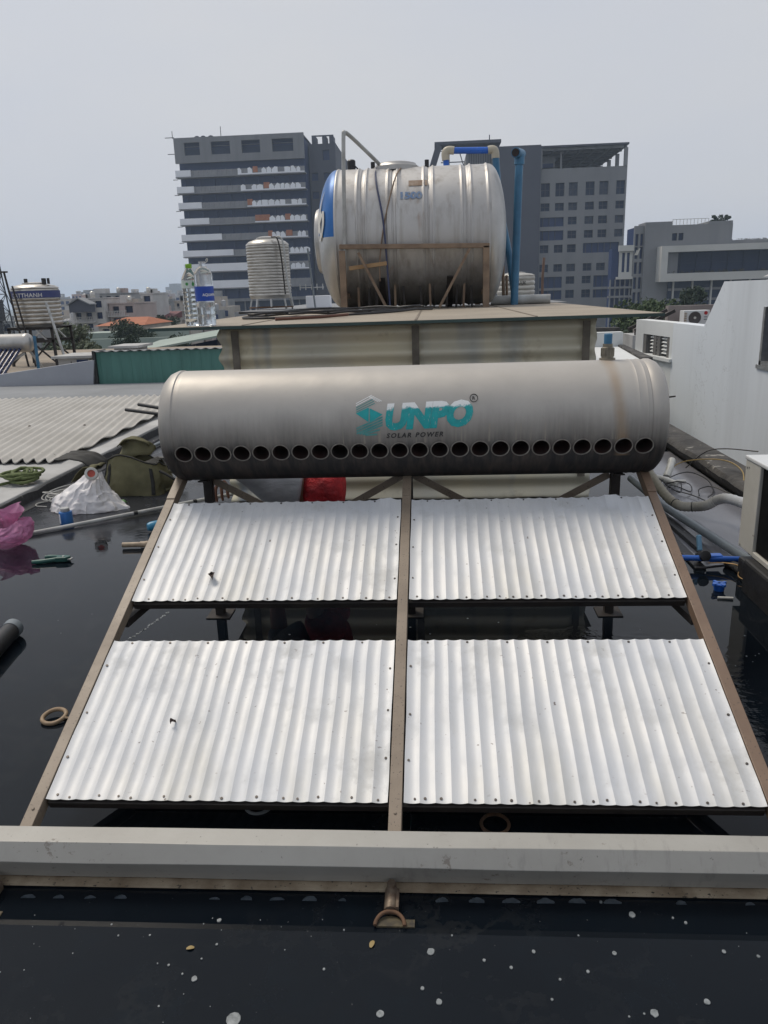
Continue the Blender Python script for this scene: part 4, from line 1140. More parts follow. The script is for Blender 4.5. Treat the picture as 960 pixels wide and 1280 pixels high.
def dome(x0, sgn, depth, name, mats, blue):
    mb = MB()
    prof = []
    for i in range(15):
        a = i / 14 * PI / 2
        prof.append((BR * 1.004 * math.cos(a), sgn * depth * math.sin(a)))
    if sgn < 0:
        prof = prof[:10] + [(.27, -depth * .90), (.262, -depth * .97), (.255, -depth * 1.05), (.235, -depth * 1.09), (.10, -depth * 1.10), (0, -depth * 1.10)]
    mb.lathe([(max(0, r), h) for r, h in prof], 96, 'x')
    o = mb.build(name, mats, big, 35)
    for v in o.data.vertices: v.co += big.location
    o.location = Vector((x0, BY, BZ)) - big.location
    if blue:
        for p in o.data.polygons:
            c = p.center
            if c.z > .02 + .05 * math.cos((c.y + .5) * 2) - .12 * max(0, -c.y) and math.hypot(c.y, c.z) > .285: p.material_index = 1
    return o
dl = dome(BX0, -1, .185, 'left_dome', [m_dome, m_bluepaint], True); dl.name = 'end_dome'
dr_ = dome(BX1, 1, .155, 'end_dome', m_dome, False)
# white emblem on the blue half: a leaning star and a hooked letter
def on_dome(y, z, d=.006):
    r = math.hypot(y, z)
    q = max(0, 1 - (r / (BR * 1.004)) ** 2)
    return (-.185 * math.sqrt(q) - d, y - d, z)
st = MB()
star = [(-.375, .36), (-.36, .21), (-.29, .15), (-.335, .10), (-.335, -.02), (-.385, .05), (-.46, .0), (-.43, .11), (-.46, .17), (-.40, .21)]
cst = (-.385, .13)
def tri_fan(mb, poly, c, n=5):
    for i in range(len(poly)):
        a, b = poly[i], poly[(i + 1) % len(poly)]
        mb.grid(lambda u, v: on_dome(c[0] + (a[0] + (b[0] - a[0]) * u - c[0]) * v, c[1] + (a[1] + (b[1] - a[1]) * u - c[1]) * v), n, n)
tri_fan(st, star, cst)
st.grid(lambda u, v: on_dome(-.455 - .03 * math.sin(u * PI) + (v - .5) * .035, .20 - .20 * u), 10, 3)
st.grid(lambda u, v: on_dome(-.44 + (v - .5) * .05 + .02 * u, .02 - .045 * u), 6, 3)
link_mesh('emblem', st.mesh('emblem'), m_whitepaint, dl, 60)
# number stencilled on the front
num = text_mesh('1500', .072, lambda u, v: (u + .05 - .148, -math.sqrt((BR + .004) ** 2 - (.265 + v) ** 2), .265 + v), cuty=.02, offset=.004, sx=1.28)
stick('number', num, M('blue_stencil', (.10, .19, .36), .5, 0, (.25, .28, .32), 40), bs)
plq = MB().grid(lambda u, v: (u * .15 - .02, -math.sqrt((BR + .003) ** 2 - (.365 + v * .045) ** 2), .365 + v * .045), 4, 4)
link_mesh('rust_patch', plq.mesh('p'), M('rust_patch', (.22, .14, .09), .7, 0, (.35, .28, .22), 20), bs)
# lid, float switch, vents on the crown
TZ2 = BZ + BR
MB().lathe([(.19, -.03), (.19, .005), (.175, .012), (.165, .03), (.12, .042), (0, .048)], 36, 'z', (-.18, BY, TZ2)).build('lid', m_dome, big, 40)
MB().lathe([(.035, -.01), (.035, .07), (.025, .08), (0, .082)], 16, 'z', (-.555, BY, TZ2)).tube([(-.555, BY, TZ2 + .06), (-.49, BY - .02, TZ2 - .005)], .006, 6).build('float_switch', m_black, big, 40)
for x in (-.375, .075): MB().lathe([(.018, -.01), (.018, .055), (0, .057)], 12, 'z', (x, BY, TZ2)).build('vent_stub', m_black, big, 40)
# hanging wire and cord
MB().tube(spline([(-.34, 6.95, TZ2 + .01), (-.33, 6.62, BZ + .42), (-.27, 6.43, BZ + .10), (-.245, 6.42, BZ - .3), (-.235, 6.42, RZ + .02)], 8), .008, 6).build('hanging_cable', M('navy_cable', (.03, .04, .10), .5), big, 60)
MB().tube(spline([(-.12, 6.95, TZ2 + .01), (-.17, 6.60, BZ + .44), (-.25, 6.45, BZ + .14), (-.30, 6.42, BZ - .15), (-.31, 6.42, BZ - .35)], 8), .006, 6).build('hanging_cord', m_wood, big, 60)
# stand
stand = thing('tank_stand', 'rusty angle iron stand with diagonal braces holding the big tank', 'stand', (-.05, BY, RZ))
FT = 1.615
for (yf, lab) in ((6.41, 0), (7.59, 1)):
    MB().beam((-.62, yf, FT + .02), (.555, yf, FT - .01), .045, .035).build('rail', m_wood, stand, bev=.003)
    for x in (-.60, .53): MB().beam((x, yf, RZ), (x, yf, FT - .01), .05, .045).build('leg', m_wood, stand, bev=.003)
    MB().beam((-.47, yf - .03, FT - .03), (-.255, yf - .03, RZ + .01), .042, .02).build('brace', m_wood, stand)
    MB().beam((.40, yf - .03, FT - .03), (.16, yf - .03, RZ + .01), .042, .02).build('brace', m_wood, stand)
for x in (-.60, .53): MB().beam((x, 6.44, RZ + .12), (x, 7.56, RZ + .12), .045, .04).build('side_bar', m_wood, stand)
for x in (-.30, .25):
    sd = MB(); arc = [(x, BY + .57 * math.cos(a), BZ + .57 * math.sin(a)) for a in [R(215) + R(110) * i / 14 for i in range(15)]]
    for a, b in zip(arc, arc[1:]): sd.beam(a, b, .05, .01, up=(0, 1, 0))
    sd.build('saddle', m_darksteel, stand)
MB().beam((-.55, 6.43, RZ + .33), (-.25, 6.43, RZ + .36), .05, .03).build('plank', M('raw_timber', (.38, .24, .12), .7), stand)
for i, x in enumerate((-.50, -.42, -.36, -.20, -.12, .02, .09, .22, .30, .36, .43)):   # slats and rods stored under the tank
    MB().beam((x, 6.62, RZ), (x + .03 * math.sin(i), 6.60, RZ + .30 + .12 * abs(math.sin(i * 1.7))), .018, .012).build('slat', m_darksteel if i % 3 else m_wood, stand)
# vent pipe in front of the left dome
vp = MB().tube(spline([(-.600, 6.42, RZ), (-.575, 6.42, 1.8), (-.555, 6.43, 2.40), (-.545, 6.45, 2.452), (-.51, 6.50, 2.445), (-.34, 6.90, 2.32), (-.30, 6.97, 2.28)], 8), .0155, 12)
o = vp.build('vent_pipe', m_paleg, smooth=60); tag(o, 'thin grey pipe rising before the big tank and bending to its lid', 'pipe')
# blue filling pipe over the back, and the free standing one
bpipe = thing('filling_pipe', 'blue pipe arching over the back of the big tank with beige elbows', 'pipe', (.5, 7.3, RZ))
MB().tube([(.250, 7.30, 2.20), (.238, 7.30, 2.405)], .026, 16).tube([(.27, 7.3, 2.437), (.645, 7.3, 2.425)], .027, 16).build('blue_run', m_bluepvc, bpipe, 50)
MB().tube([(.665, 7.3, 2.39), (.70, 7.32, 2.0), (.80, 7.35, 1.55), (.86, 7.36, RZ)], .030, 16).build('fall_pipe', m_bluepipe, bpipe, 50)
MB().tube(spline([(.239, 7.30, 2.36), (.236, 7.30, 2.42), (.262, 7.3, 2.44), (.31, 7.3, 2.436)], 5), .034, 16).build('elbow', m_beige, bpipe, 50)
MB().tube(spline([(.60, 7.3, 2.428), (.645, 7.3, 2.43), (.662, 7.3, 2.41), (.666, 7.3, 2.36)], 5), .034, 16).build('elbow', m_beige, bpipe, 50)
sp_ = thing('standpipe', 'faded blue pipe standing right of the big tank with a tee on top', 'pipe', (.82, 7.0, RZ))
MB().tube([(.812, 7.0, RZ), (.838, 7.0, 2.32)], .033, 18).build('pipe_run', m_bluepipe, sp_, 50)
MB().tube([(.838, 7.0, 2.26), (.839, 7.0, 2.335)], .042, 18).tube([(.858, 7.04, 2.342), (.80, 6.93, 2.342)], .040, 18).build('tee', m_bluepipe, sp_, 50)
MB().tube([(.806, 6.94, 2.342), (.7955, 6.922, 2.342)], .031, 18).build('open_end', m_hole, sp_, 50)
tp = MB().tube([(.735, 7.15, RZ), (.725, 7.15, RZ + .33)], .014, 8).tube([(.765, 7.15, RZ), (.757, 7.15, RZ + .25)], .012, 8)
o = tp.build('timber_sticks', m_wood, smooth=40); tag(o, 'two thin timber sticks standing beside the blue standpipe', 'stick')

# ---------------------------------------------------------------- the person working behind the heater
man = thing('person', 'person in grey shirt and red shorts crouching behind the heater tank', 'person', (-.5, 3.45, 0))
m_skin = M('skin', (.34, .17, .11), .55, 0, (.28, .13, .085), 12)
m_grey = M('grey_shirt', (.48, .49, .51), .85, 0, (.36, .37, .39), 9, .5, 16, .012, stretch=(1, 1, 3))
m_red = M('red_cloth', (.55, .012, .018), .7, 0, (.22, .006, .012), 11, .9, 16, .03)
def low(p):   # crouch: everything above the shins sinks
    z = p[2]
    return (p[0], p[1], z - .10 * max(0, min(1, (z - .10) / .25)))
V, E_, Rr = [], [], []
def node(p, r, par=None):
    V.append(low(p)); Rr.append(r)
    if par is not None: E_.append((par, len(V) - 1))
    return len(V) - 1
pel = node((-.42, 3.50, .47), .07)
ab = node((-.52, 3.49, .51), .08, pel); ch = node((-.63, 3.47, .565), .10, ab); nk = node((-.76, 3.46, .67), .055, ch)
hd0 = node((-.80, 3.45, .73), .052, nk); hd = node((-.86, 3.44, .78), .088, hd0); hdt = node((-.92, 3.43, .83), .07, hd)
for s in (-1, 1):
    hp = node((-.42, 3.50 + s * .08, .44), .05, pel)
    kn = node((-.50 - .02 * s, 3.50 + s * .15, .10), .055, hp)
    an = node((-.16, 3.50 + s * .13, .06), .045, kn); toe = node((-.08, 3.50 + s * .13, .035), .032, an)
    sh = node((-.70, 3.47 + s * .16, .64), .058, ch)
    if s < 0:
        el = node((-.90, 3.30, .74), .042, sh); wr = node((-.852, 3.25, .640), .026, el); pm = node((-.845, 3.245, .600), .031, wr)
    else:
        el = node((-.72, 3.68, .36), .042, sh); wr = node((-.74, 3.60, .14), .028, el); pm = node((-.75, 3.58, .07), .033, wr)
body_parts = [skin('b', V, E_, Rr, m_skin, None)]
# fingers of the near hand, hanging and slightly curled; thumb from the side of the palm
for k in range(4):
    x = -.866 + k * .0165; L = (.052, .062, .058, .046)[k]
    x2 = x + (k - 1.5) * .010; fv = [(x + .004, 3.243, .598), (x2, 3.236, .572), (x2 - .001, 3.240, .572 - L * .55), (x2 - .001, 3.250, .572 - L * .95)]
    body_parts.append(skin('f', [low(q) for q in fv], [(0, 1), (1, 2), (2, 3)], [.0090, .0080, .0072, .0060], m_skin, None, 1))
body_parts.append(skin('f', [low(q) for q in ((-.822, 3.243, .612), (-.800, 3.236, .588), (-.792, 3.234, .558))], [(0, 1), (1, 2)], [.0105, .0095, .0075], m_skin, None, 1))
for k in range(4):
    fv = [(-.770 + k * .016, 3.58, .068), (-.772 + k * .016, 3.57, .040), (-.777 + k * .016, 3.56, .014)]
    body_parts.append(skin('f', [low(q) for q in fv], [(0, 1), (1, 2)], [.009, .0085, .007], m_skin, None, 1))
# nose, ears
body_parts.append(skin('n', [low(q) for q in ((-.93, 3.40, .77), (-.955, 3.385, .755))], [(0, 1)], [.016, .012], m_skin, None, 1))
bme = merge_meshes('body', body_parts)
bo_ = link_mesh('body', bme, m_skin, man, 60); bo_.location = -man.location
def cloth(name, verts, edges, radii, mat):
    o = link_mesh(name, skin(name, [low(q) for q in verts], edges, radii, mat, None), mat, man, 60); o.location = -man.location
    return o
cloth('shirt', [(-.52, 3.495, .51), (-.545, 3.49, .515), (-.58, 3.485, .525), (-.67, 3.47, .54), (-.74, 3.46, .64), (-.70, 3.33, .62), (-.80, 3.285, .675), (-.70, 3.63, .60), (-.72, 3.66, .46)], [(0, 1), (1, 2), (2, 3), (3, 4), (3, 5), (5, 6), (3, 7), (7, 8)], [.150, .155, .155, .15, .08, .075, .058, .075, .058], m_grey)
cloth('shorts', [(-.305, 3.50, .48), (-.40, 3.50, .49), (-.53, 3.495, .50)], [(0, 1), (1, 2)], [.135, .152, .152], m_red)
for s_ in (-1, 1):
    cloth('shorts_leg', [(-.40, 3.50 + s_ * .08, .44), (-.43, 3.50 + s_ * .115, .32), (-.46, 3.50 + s_ * .14, .18)], [(0, 1), (1, 2)], [.105, .098, .09], m_red)
hr = MB().lathe([(.0, .10), (.05, .092), (.085, .06), (.099, .0), (.093, -.05), (.08, -.06)], 24, 'z').xform(Matrix.Translation(Vector((-.875, 3.455, .70))) @ Matrix.Rotation(R(-35), 4, 'Y'))
hr.build('hair', M('black_hair', (.012, .010, .009), .5), man, 60)
# ---------------------------------------------------------------- city ground
GZ = -11.0
o = MB().box(-1500, 1500, -300, 1900, GZ - .5, GZ).build('city_ground', M('city_ground', (.10, .105, .095), .9, 0, (.07, .08, .06), .02)); structure(o, 'ground of the city far below the roofs')

def facade(mb, x0, x1, z0, z1, y, th, ops, plane='y'):
    """a wall with real openings: ops = (ax0, ax1, az0, az1); the wall is laid as bands of blocks"""
    xs = sorted(set([x0, x1] + [min(max(v, x0), x1) for o in ops for v in o[:2]]))
    zs = sorted(set([z0, z1] + [min(max(v, z0), z1) for o in ops for v in o[2:]]))
    for j in range(len(zs) - 1):
        cz = (zs[j] + zs[j + 1]) / 2
        run = None
        for i in range(len(xs)):
            solid = False
            if i < len(xs) - 1:
                cx = (xs[i] + xs[i + 1]) / 2
                solid = not any(o[0] < cx < o[1] and o[2] < cz < o[3] for o in ops)
            if solid and run is None: run = xs[i]
            if not solid and run is not None:
                if plane == 'y': mb.box(run, xs[i], y, y + th, zs[j], zs[j + 1])
                else: mb.box(y, y + th, run, xs[i], zs[j], zs[j + 1])
                run = None
    return mb

# ---------------------------------------------------------------- neighbours on the left
o = MB().box(-9.5, -2.7, 9.5, 12.02, -11, .03).build('grey_roof_slab', m_cement_mid, bev=.02); tag(o, 'plain grey roof slab beyond the cream corrugated roof', 'roof')
o = MB().prism([(-9.4, -.05), (-5.27, -.02), (-5.2, .40), (-6.75, .215), (-9.4, -.02)], 12.03, 12.25, 'xz').build('grey_sloping_wall', M('blue_grey_render', (.37, .385, .42), .8, 0, (.31, .325, .36), 1.2)); tag(o, 'grey rendered wall whose top slopes down to the left', 'wall')
gf = thing('green_sheet_wall', 'dark green corrugated metal wall beyond the grey slab', 'wall', (-4, 12.1, 0))
def gw(u, v):
    x = -5.19 + u * 2.6
    return (x, 12.1 + .012 * abs(math.sin(PI * x / .16)) ** .5, -.03 + .545 * v)
o_ = MB().grid(gw, 260, 1).build('sheet', m_greenwall, gf); o_.modifiers.new('t', 'SOLIDIFY').thickness = .003
def gr(u, v):
    x = -5.22 + u * 2.66
    return (x, 12.04 + v * 2.2, .535 + .010 * math.sin(2 * PI * x / .15) - .16 * v)
o_ = MB().grid(gr, 420, 2).build('roof_sheet', m_cement, gf, 60); o_.modifiers.new('t', 'SOLIDIFY').thickness = .006
MB().box(-5.18, -2.6, 12.14, 14.2, -11, .34).build('shed_body', m_greenwall, gf)
MB().box(-5.235, -5.19, 12.06, 12.5, -11, .535).build('black_flashing', m_black, gf)

# roof clutter on the far left: slab, boxes, small solar heater, ribbed tank on its stand
o = MB().box(-14, -5.3, 12.3, 22, -11, -.02).build('left_roof', M('left_roof_tan', (.30, .25, .19), .9, 0, (.2, .17, .14), 1)); tag(o, 'tan flat roof carrying the far left water tank', 'roof')
for (x0, x1, y0, y1, z0, z1, lab) in ((-6.35, -5.80, 13.2, 13.9, -.02, .40, 'small grey concrete chimney box left of the green wall'), (-5.5, -5.12, 13.6, 14.2, -.02, .52, 'small grey concrete chimney box touching the green wall')):
    t = thing('roof_vent_box', lab, 'chimney', ((x0 + x1) / 2, (y0 + y1) / 2, z0))
    MB().box(x0, x1, y0, y1, z0, z1 - .04).build('shaft', m_cement, t)
    MB().box(x0 - .08, x1 + .08, y0 - .08, y1 + .08, z1 - .04, z1).build('cover_slab', m_cement, t)
    MB().box(x1 - .22, x1 - .02, y0 - .006, y0 - .001, z0 + .08, z1 - .07).build('vent_opening', m_recess, t)
sh = thing('small_solar_heater', 'small solar heater with dark glass tubes at the left edge', 'solar heater', (-8, 14, -.02))
MB().lathe([(0, -1.45), (.12, -1.44), (.16, -1.40), (.165, -1.36), (.165, .03), (.17, .04), (.17, .08), (.15, .12), (.09, .15), (0, .15)], 28, 'x', (-7.33, 14, .60)).build('tank', m_dome, sh, 40)
tb = MB()
tb_mat = M('blue_black_tube', (.02, .03, .08), .15, 0, (.03, .04, .10), 3)
for i in range(16):
    x = -7.36 - i * .085
    o_ = MB().tube([(x, 13.88, .50), (x - .05, 13.15, .03)], .027, 10).build('glass_tube', tb_mat, sh, 50)
for (a, b) in (((-7.30, 13.9, .42), (-7.75, 13.1, .02)), ((-7.30, 14.1, .45), (-7.12, 14.3, -.02)), ((-7.55, 13.4, .20), (-7.15, 13.25, -.02)), ((-8.7, 13.9, .42), (-8.85, 13.1, .02))): MB().beam(a, b, .04, .04).build('frame_bar', m_steel, sh)
MB().tube([(-7.12, 14.0, .72), (-7.12, 13.98, .0)], .028, 10).build('blue_pipe', m_bluepipe, sh, 50)
MB().beam((-9.0, 13.12, .03), (-7.3, 13.12, .03), .08, .06).build('tail_tray', m_steel, sh)

def ribbed_tank(name, lab, x, y, z0, r, h, ribs, mat=None, seg=48, rib=.02):
    t = thing(name, lab, 'water tank', (x, y, z0))
    prof = [(0, 0), (r * .96, 0)]
    n = ribs * 8
    for i in range(n + 1):
        v = i / n
        q = r + rib * (abs(math.sin(PI * v * ribs)) ** .6 - .6) * (.7 + .6 * abs(noise.noise(Vector((v * ribs * .9, r * 9, 1))))) * 1.4 + .004 * noise.noise(Vector((v * 14, r, 5)))
        prof.append((q, h * .04 + v * h * .84))
    prof += [(r * 1.02, h * .885), (r * 1.0, h * .905), (r * .86, h * .95), (r * .55, h * .985), (r * .5, h * .985), (r * .5, h * 1.01), (r * .3, h * 1.03), (0, h * 1.035)]
    MB().lathe(prof, seg, 'z', (x, y, z0)).build('shell', mat or m_smalltank, t, 45)
    return t
t1 = ribbed_tank('ribbed_water_tank', 'ribbed steel tank with a dark blue lettered band on a tall stand', -8.50, 17, .80, .485, .90, 9)
MB().lathe([(.507, 0), (.507, .145)], 48, 'z', (-8.50, 17, .80 + .60), caps=False).build('blue_band', M('navy_band', (.03, .045, .16), .5, 0, (.05, .06, .17), 5), t1, 50)
me = text_mesh('DATTHANH', .115, lambda u, v: (.51 * math.sin(-.62 + u / .51), -.51 * math.cos(-.62 + u / .51), .615 + v), cutx=.03, offset=.003, spacing=1.05, sx=1.05)
stick('lettering', me, M('pale_lettering', (.55, .55, .56), .6), t1)
for (dx, w) in ((-.12, .04), (.28, .05), (.38, .03)): MB().tube([(-8.5 + dx, 16.9, 1.68), (-8.5 + dx, 16.9, 1.80)], w, 8).build('vent_stub', m_black, t1, 50)
s1 = thing('tank_tower', 'dark steel stand with crossed braces under the blue banded tank', 'stand', (-8.5, 17, -.02))
for dx in (-.47, .47):
    for dy in (-.45, .45): MB().beam((-8.5 + dx * 1.04, 17 + dy, -.02), (-8.5 + dx, 17 + dy, .79), .05, .05).build('leg', m_darksteel, s1)
for dy in (-.45, .45):
    for z in (.77, .50): MB().beam((-9.0, 17 + dy, z), (-8.0, 17 + dy, z), .05, .06).build('cross_bar', m_darksteel, s1)
    MB().beam((-8.97, 17 + dy, .05), (-8.5, 17 + dy, .48), .035, .03).build('brace', m_darksteel, s1); MB().beam((-8.03, 17 + dy, .05), (-8.5, 17 + dy, .48), .035, .03).build('brace', m_darksteel, s1)
    MB().beam((-8.97, 17 + dy, .50), (-8.60, 17 + dy, .78), .03, .03).build('brace', m_steel, s1); MB().beam((-8.15, 17 + dy, .5), (-8.40, 17 + dy, .78), .03, .03).build('brace', m_steel, s1)
MB().box(-9.0, -8.0, 16.5, 17.5, .78, .80).build('deck', m_darksteel, s1)
for (a, b, r, lab) in (((-8.80, 16.4, 1.92), (-8.58, 16.4, -.02), .022, 'thin pole with a flat cap leaning before the blue banded tank'), ((-8.68, 16.42, 1.65), (-8.42, 16.4, -.02), .02, 'second thin pole crossing the blue banded tank'), ((-8.02, 16.45, 1.30), (-7.72, 16.4, -.02), .03, 'pale pole leaning right of the blue banded tank')):
    m_ = MB().tube([a, b], r, 8)
    if 'cap' in lab: m_.tube([(a[0], a[1], a[2]), (a[0], a[1], a[2] + .03)], .075, 10)
    o = m_.build('pole', m_steel if 'pale' in lab else m_darksteel, smooth=50); tag(o, lab, 'pole')

# lattice mast at the left edge
lm_ = thing('lattice_mast', 'dark steel lattice mast cut by the left edge', 'mast', (-31, 55, GZ))
m_mast = M('mast_steel', (.06, .065, .075), .6, .3)
mz = [GZ + i * 1.3 for i in range(15)]
def mast_w(z): return 1.25 - (z - GZ) * .045
legs_ = [(-1, -1), (1, -1), (1, 1), (-1, 1)]
for sx_, sy_ in legs_: MB().tube([(-30.9 + sx_ * mast_w(mz[0]), 55 + sy_ * mast_w(mz[0]), mz[0]), (-30.9 + sx_ * mast_w(mz[-1]), 55 + sy_ * mast_w(mz[-1]), mz[-1])], .055, 6).build('leg', m_mast, lm_)
lat = MB()
for a, b in zip(mz, mz[1:]):
    for k in range(4):
        p, q = legs_[k], legs_[(k + 1) % 4]
        A = Vector((-30.9 + p[0] * mast_w(a), 55 + p[1] * mast_w(a), a)); B = Vector((-30.9 + q[0] * mast_w(b), 55 + q[1] * mast_w(b), b))
        C_ = Vector((-30.9 + q[0] * mast_w(a), 55 + q[1] * mast_w(a), a)); D_ = Vector((-30.9 + p[0] * mast_w(b), 55 + p[1] * mast_w(b), b))
        lat.tube([A, B], .028, 4); lat.tube([C_, D_], .028, 4); lat.tube([A, C_], .028, 4)
lat.build('lattice', m_mast, lm_)
for (dx, z) in ((.9, -1.0), (-.2, -.6), (.5, 1.2), (1.2, .2)): MB().box(-30.9 + dx - .15, -30.9 + dx + .15, 53.6, 53.9, z, z + 1.4).build('antenna_panel', m_mast, lm_)
o = MB().tube(spline([(-31.0, 54, 7.0), (-29.0, 54, 1.2), (-26.5, 54, -5)], 8), .03, 5).build('stay_cable', m_mast); tag(o, 'stay cable running down right from the lattice mast', 'cable')

# ribbed tank in the middle and the one peeping out right of the big tank
o = MB().box(-3.05, 2.2, 12.6, 20, -11, 1.05).build('middle_roof', m_cement_mid); 
tag(o, 'grey flat roof behind the shed carrying two ribbed tanks', 'roof')
t2 = ribbed_tank('ribbed_water_tank', 'slim ribbed steel tank before the left tower', -2.73, 14, 1.235, .365, 1.00, 17, rib=.010)
MB().tube(spline([(-2.52, 13.75, 2.24), (-2.42, 13.66, 2.22), (-2.375, 13.62, 2.05), (-2.35, 13.6, 1.6), (-2.27, 13.6, 1.10)], 6), .014, 8).build('side_pipe', m_paleg, t2, 60)
MB().tube(spline([(-2.60, 13.75, 2.24), (-2.48, 13.64, 2.20), (-2.43, 13.63, 1.9), (-2.40, 13.63, 1.3)], 6), .012, 8).build('side_pipe', m_darksteel, t2, 60)
s2 = thing('tank_stand', 'low splayed steel stand under the slim ribbed tank', 'stand', (-2.73, 14, 1.05))
for k in range(8):
    a = 2 * PI * k / 8 + .2
    MB().beam((-2.73 + .37 * math.cos(a), 14 + .37 * math.sin(a), 1.05), (-2.73 + .33 * math.cos(a), 14 + .33 * math.sin(a), 1.26), .025, .02).build('leg', m_steel, s2)
MB().lathe([(.30, 1.08), (.39, 1.08), (.39, 1.10), (.30, 1.10), (.30, 1.08)], 24, 'z', (-2.73, 14, 0), caps=False).build('ring', m_rust, s2)
t3 = ribbed_tank('ribbed_water_tank', 'cream ribbed tank with dark letters right of the blue standpipe', 1.44, 13, 1.09, .295, .42, 5, mat=M('cream_tank', (.52, .51, .47), .4, .45, (.38, .36, .32), 6, stretch=(1, 1, 5)), rib=.012)
me = text_mesh('NHAM', .085, lambda u, v: (.302 * math.sin(-.28 + u / .302), -.302 * math.cos(-.28 + u / .302), .235 + v), cutx=.02, offset=.001, sx=.85)
stick('lettering', me, m_logo_black, t3)
o = MB().tube([(1.835, 12.8, 1.05), (1.835, 12.8, 1.45), (1.85, 12.8, 1.72)], .02, 8).build('timber_pole', M('timber', (.20, .13, .10), .8), smooth=40); tag(o, 'thin brown pole before the right tower windows', 'pole')
pr_ = thing('antenna_pole', 'thin pole with a small crossbar right of the slim ribbed tank', 'pole', (-1.99, 14, 1.05))
MB().tube([(-2.03, 14, 2.05), (-1.95, 14, 1.05)], .016, 8).build('pole', m_greypvc, pr_); MB().beam((-2.2, 14, 1.40), (-1.78, 14, 1.40), .015, .015).build('crossbar', m_steel, pr_)
for i in range(5): MB().tube([(-2.2 + i * .1, 14, 1.36), (-2.2 + i * .1, 14, 1.46)], .008, 6).build('element', m_steel, pr_)
o = MB().box(-2.16, -1.72, 14.3, 14.5, 1.05, 1.26).build('white_box', m_whitepanel, bev=.01); tag(o, 'white box on the roof behind the antenna pole', 'box')

# ---------------------------------------------------------------- white building on the right
S = 2.2
WX = 4.34
wb = thing('white_house', 'pale white house wall with a slanted parapet on the right', 'house', (WX, 9, GZ))
P = lambda y, z: (y, z)
poly = [(3.0, GZ), (14.3, GZ), (14.3, .60), (12.72, .61), (12.0, 1.275), (3.0, 1.31)]
# the wall with one window hole: two prisms and fillers
wm = MB()
wy0, wy1, wz0, wz1 = 8.0, 10.5, .22, .95
wm.prism([(10.5, GZ), (14.3, GZ), (14.3, .60), (12.72, .61), (12.0, 1.275), (10.5, 1.28)], WX, WX + .25, 'yz')
wm.prism([(3.0, GZ), (8.0, GZ), (8.0, 1.29), (3.0, 1.31)], WX, WX + .25, 'yz')
wm.box(WX, WX + .25, 8.0, 10.5, GZ, wz0).box(WX, WX + .25, 8.0, 10.5, wz1, 1.283)
wm.build('side_wall', m_white_wall, wb)
wn = MB().box(WX + .10, WX + .13, 8.0, 10.5, wz0, wz1).build('window', m_glass_dark, wb)
wf = MB()
for y in (8.0, 9.3, 10.44): wf.box(WX - .01, WX + .09, y, y + .06, wz0, wz1)
wf.box(WX - .01, WX + .09, 8.0, 10.5, wz0, wz0 + .05); wf.box(WX - .02, WX + .05, 7.9, 10.56, wz0 - .05, wz0 - .002)
wf.build('frame', m_steel, wn)
MB().box(WX + .26, WX + 9, 3.0, 14.2, GZ, .55).build('roof', m_cement, wb)
MB().box(WX + .26, WX + .40, 3.0, 12.0, .56, 1.27).build('parapet', m_white_wall2, wb)
# the turned end with the louvred window
e0, e1_ = Vector((WX, 14.304, 0)), Vector((4.16, 16.15, 0))
ang = math.atan2(e1_.y - e0.y, e1_.x - e0.x)
L_ = (e1_ - e0).length
TM = Matrix.Translation(e0) @ Matrix.Rotation(ang, 4, 'Z')
lv = MB(); facade(lv, 0, L_, GZ, .60, -.25, .25, [(.12, L_ - .42, -.02, .345)]); lv.xform(TM); lv.build('end_wall', m_white_wall2, wb)
MB().box(.12, L_ - .42, -.20, -.17, -.02, .345).xform(TM).build('louvre_window', m_recess, wb)
for i in range(2):
    lw = MB()
    x0 = .20 + i * (L_ - .72) / 2 
    for k in range(5):
        z = .03 + k * .065
        lw.add([(x0, -.02, z), (x0 + .33, -.02, z), (x0 + .33, -.10, z + .045), (x0, -.10, z + .045), (x0, -.015, z + .01), (x0 + .33, -.015, z + .01), (x0 + .33, -.095, z + .055), (x0, -.095, z + .055)], [(0, 1, 2, 3), (7, 6, 5, 4), (0, 4, 5, 1), (2, 6, 7, 3), (1, 5, 6, 2), (0, 3, 7, 4)])
    lw.xform(TM); lw.build('louvre_blades', m_white_wall2, wb)
m_louvre_post = M('grey_brown_frame', (.16, .155, .15), .7)
for x0 in (.12, .12 + (L_ - .54) * .36, .12 + (L_ - .54) * .5, L_ - .56): MB().box(x0, x0 + .14, -.12, -.01, -.02, .345).xform(TM).build('window_post', m_louvre_post, wb)
MB().box(-.05, L_ + .05, -.28, .06, -.08, -.024).xform(TM).build('sill', m_white_wall2, wb)
# small roofs seen above the white parapet
st_ = thing('stair_roof', 'slanted stair roof and white post above the white parapet', 'roof', (8, 18, 0))
MB().box(8.05, 8.40, 18.0, 18.3, -2, 1.62).build('post', m_white_wall2, st_)
MB().prism([(7.35, 1.35), (7.62, 1.35), (8.12, 1.60), (7.95, 1.60)], 17.9, 18.2, 'xz').build('louvred_slope', m_cement, st_)
MB().prism([(8.42, 1.25), (12, 1.25), (12, 1.60), (9.4, 1.60)], 18.0, 19.0, 'xz').build('pale_slope', M('pale_mauve_sheet', (.38, .38, .44), .6), st_)
MB().box(7.8, 12, 17.8, 18.4, 1.60, 1.64).build('roof_sheet', m_white_wall2, st_)

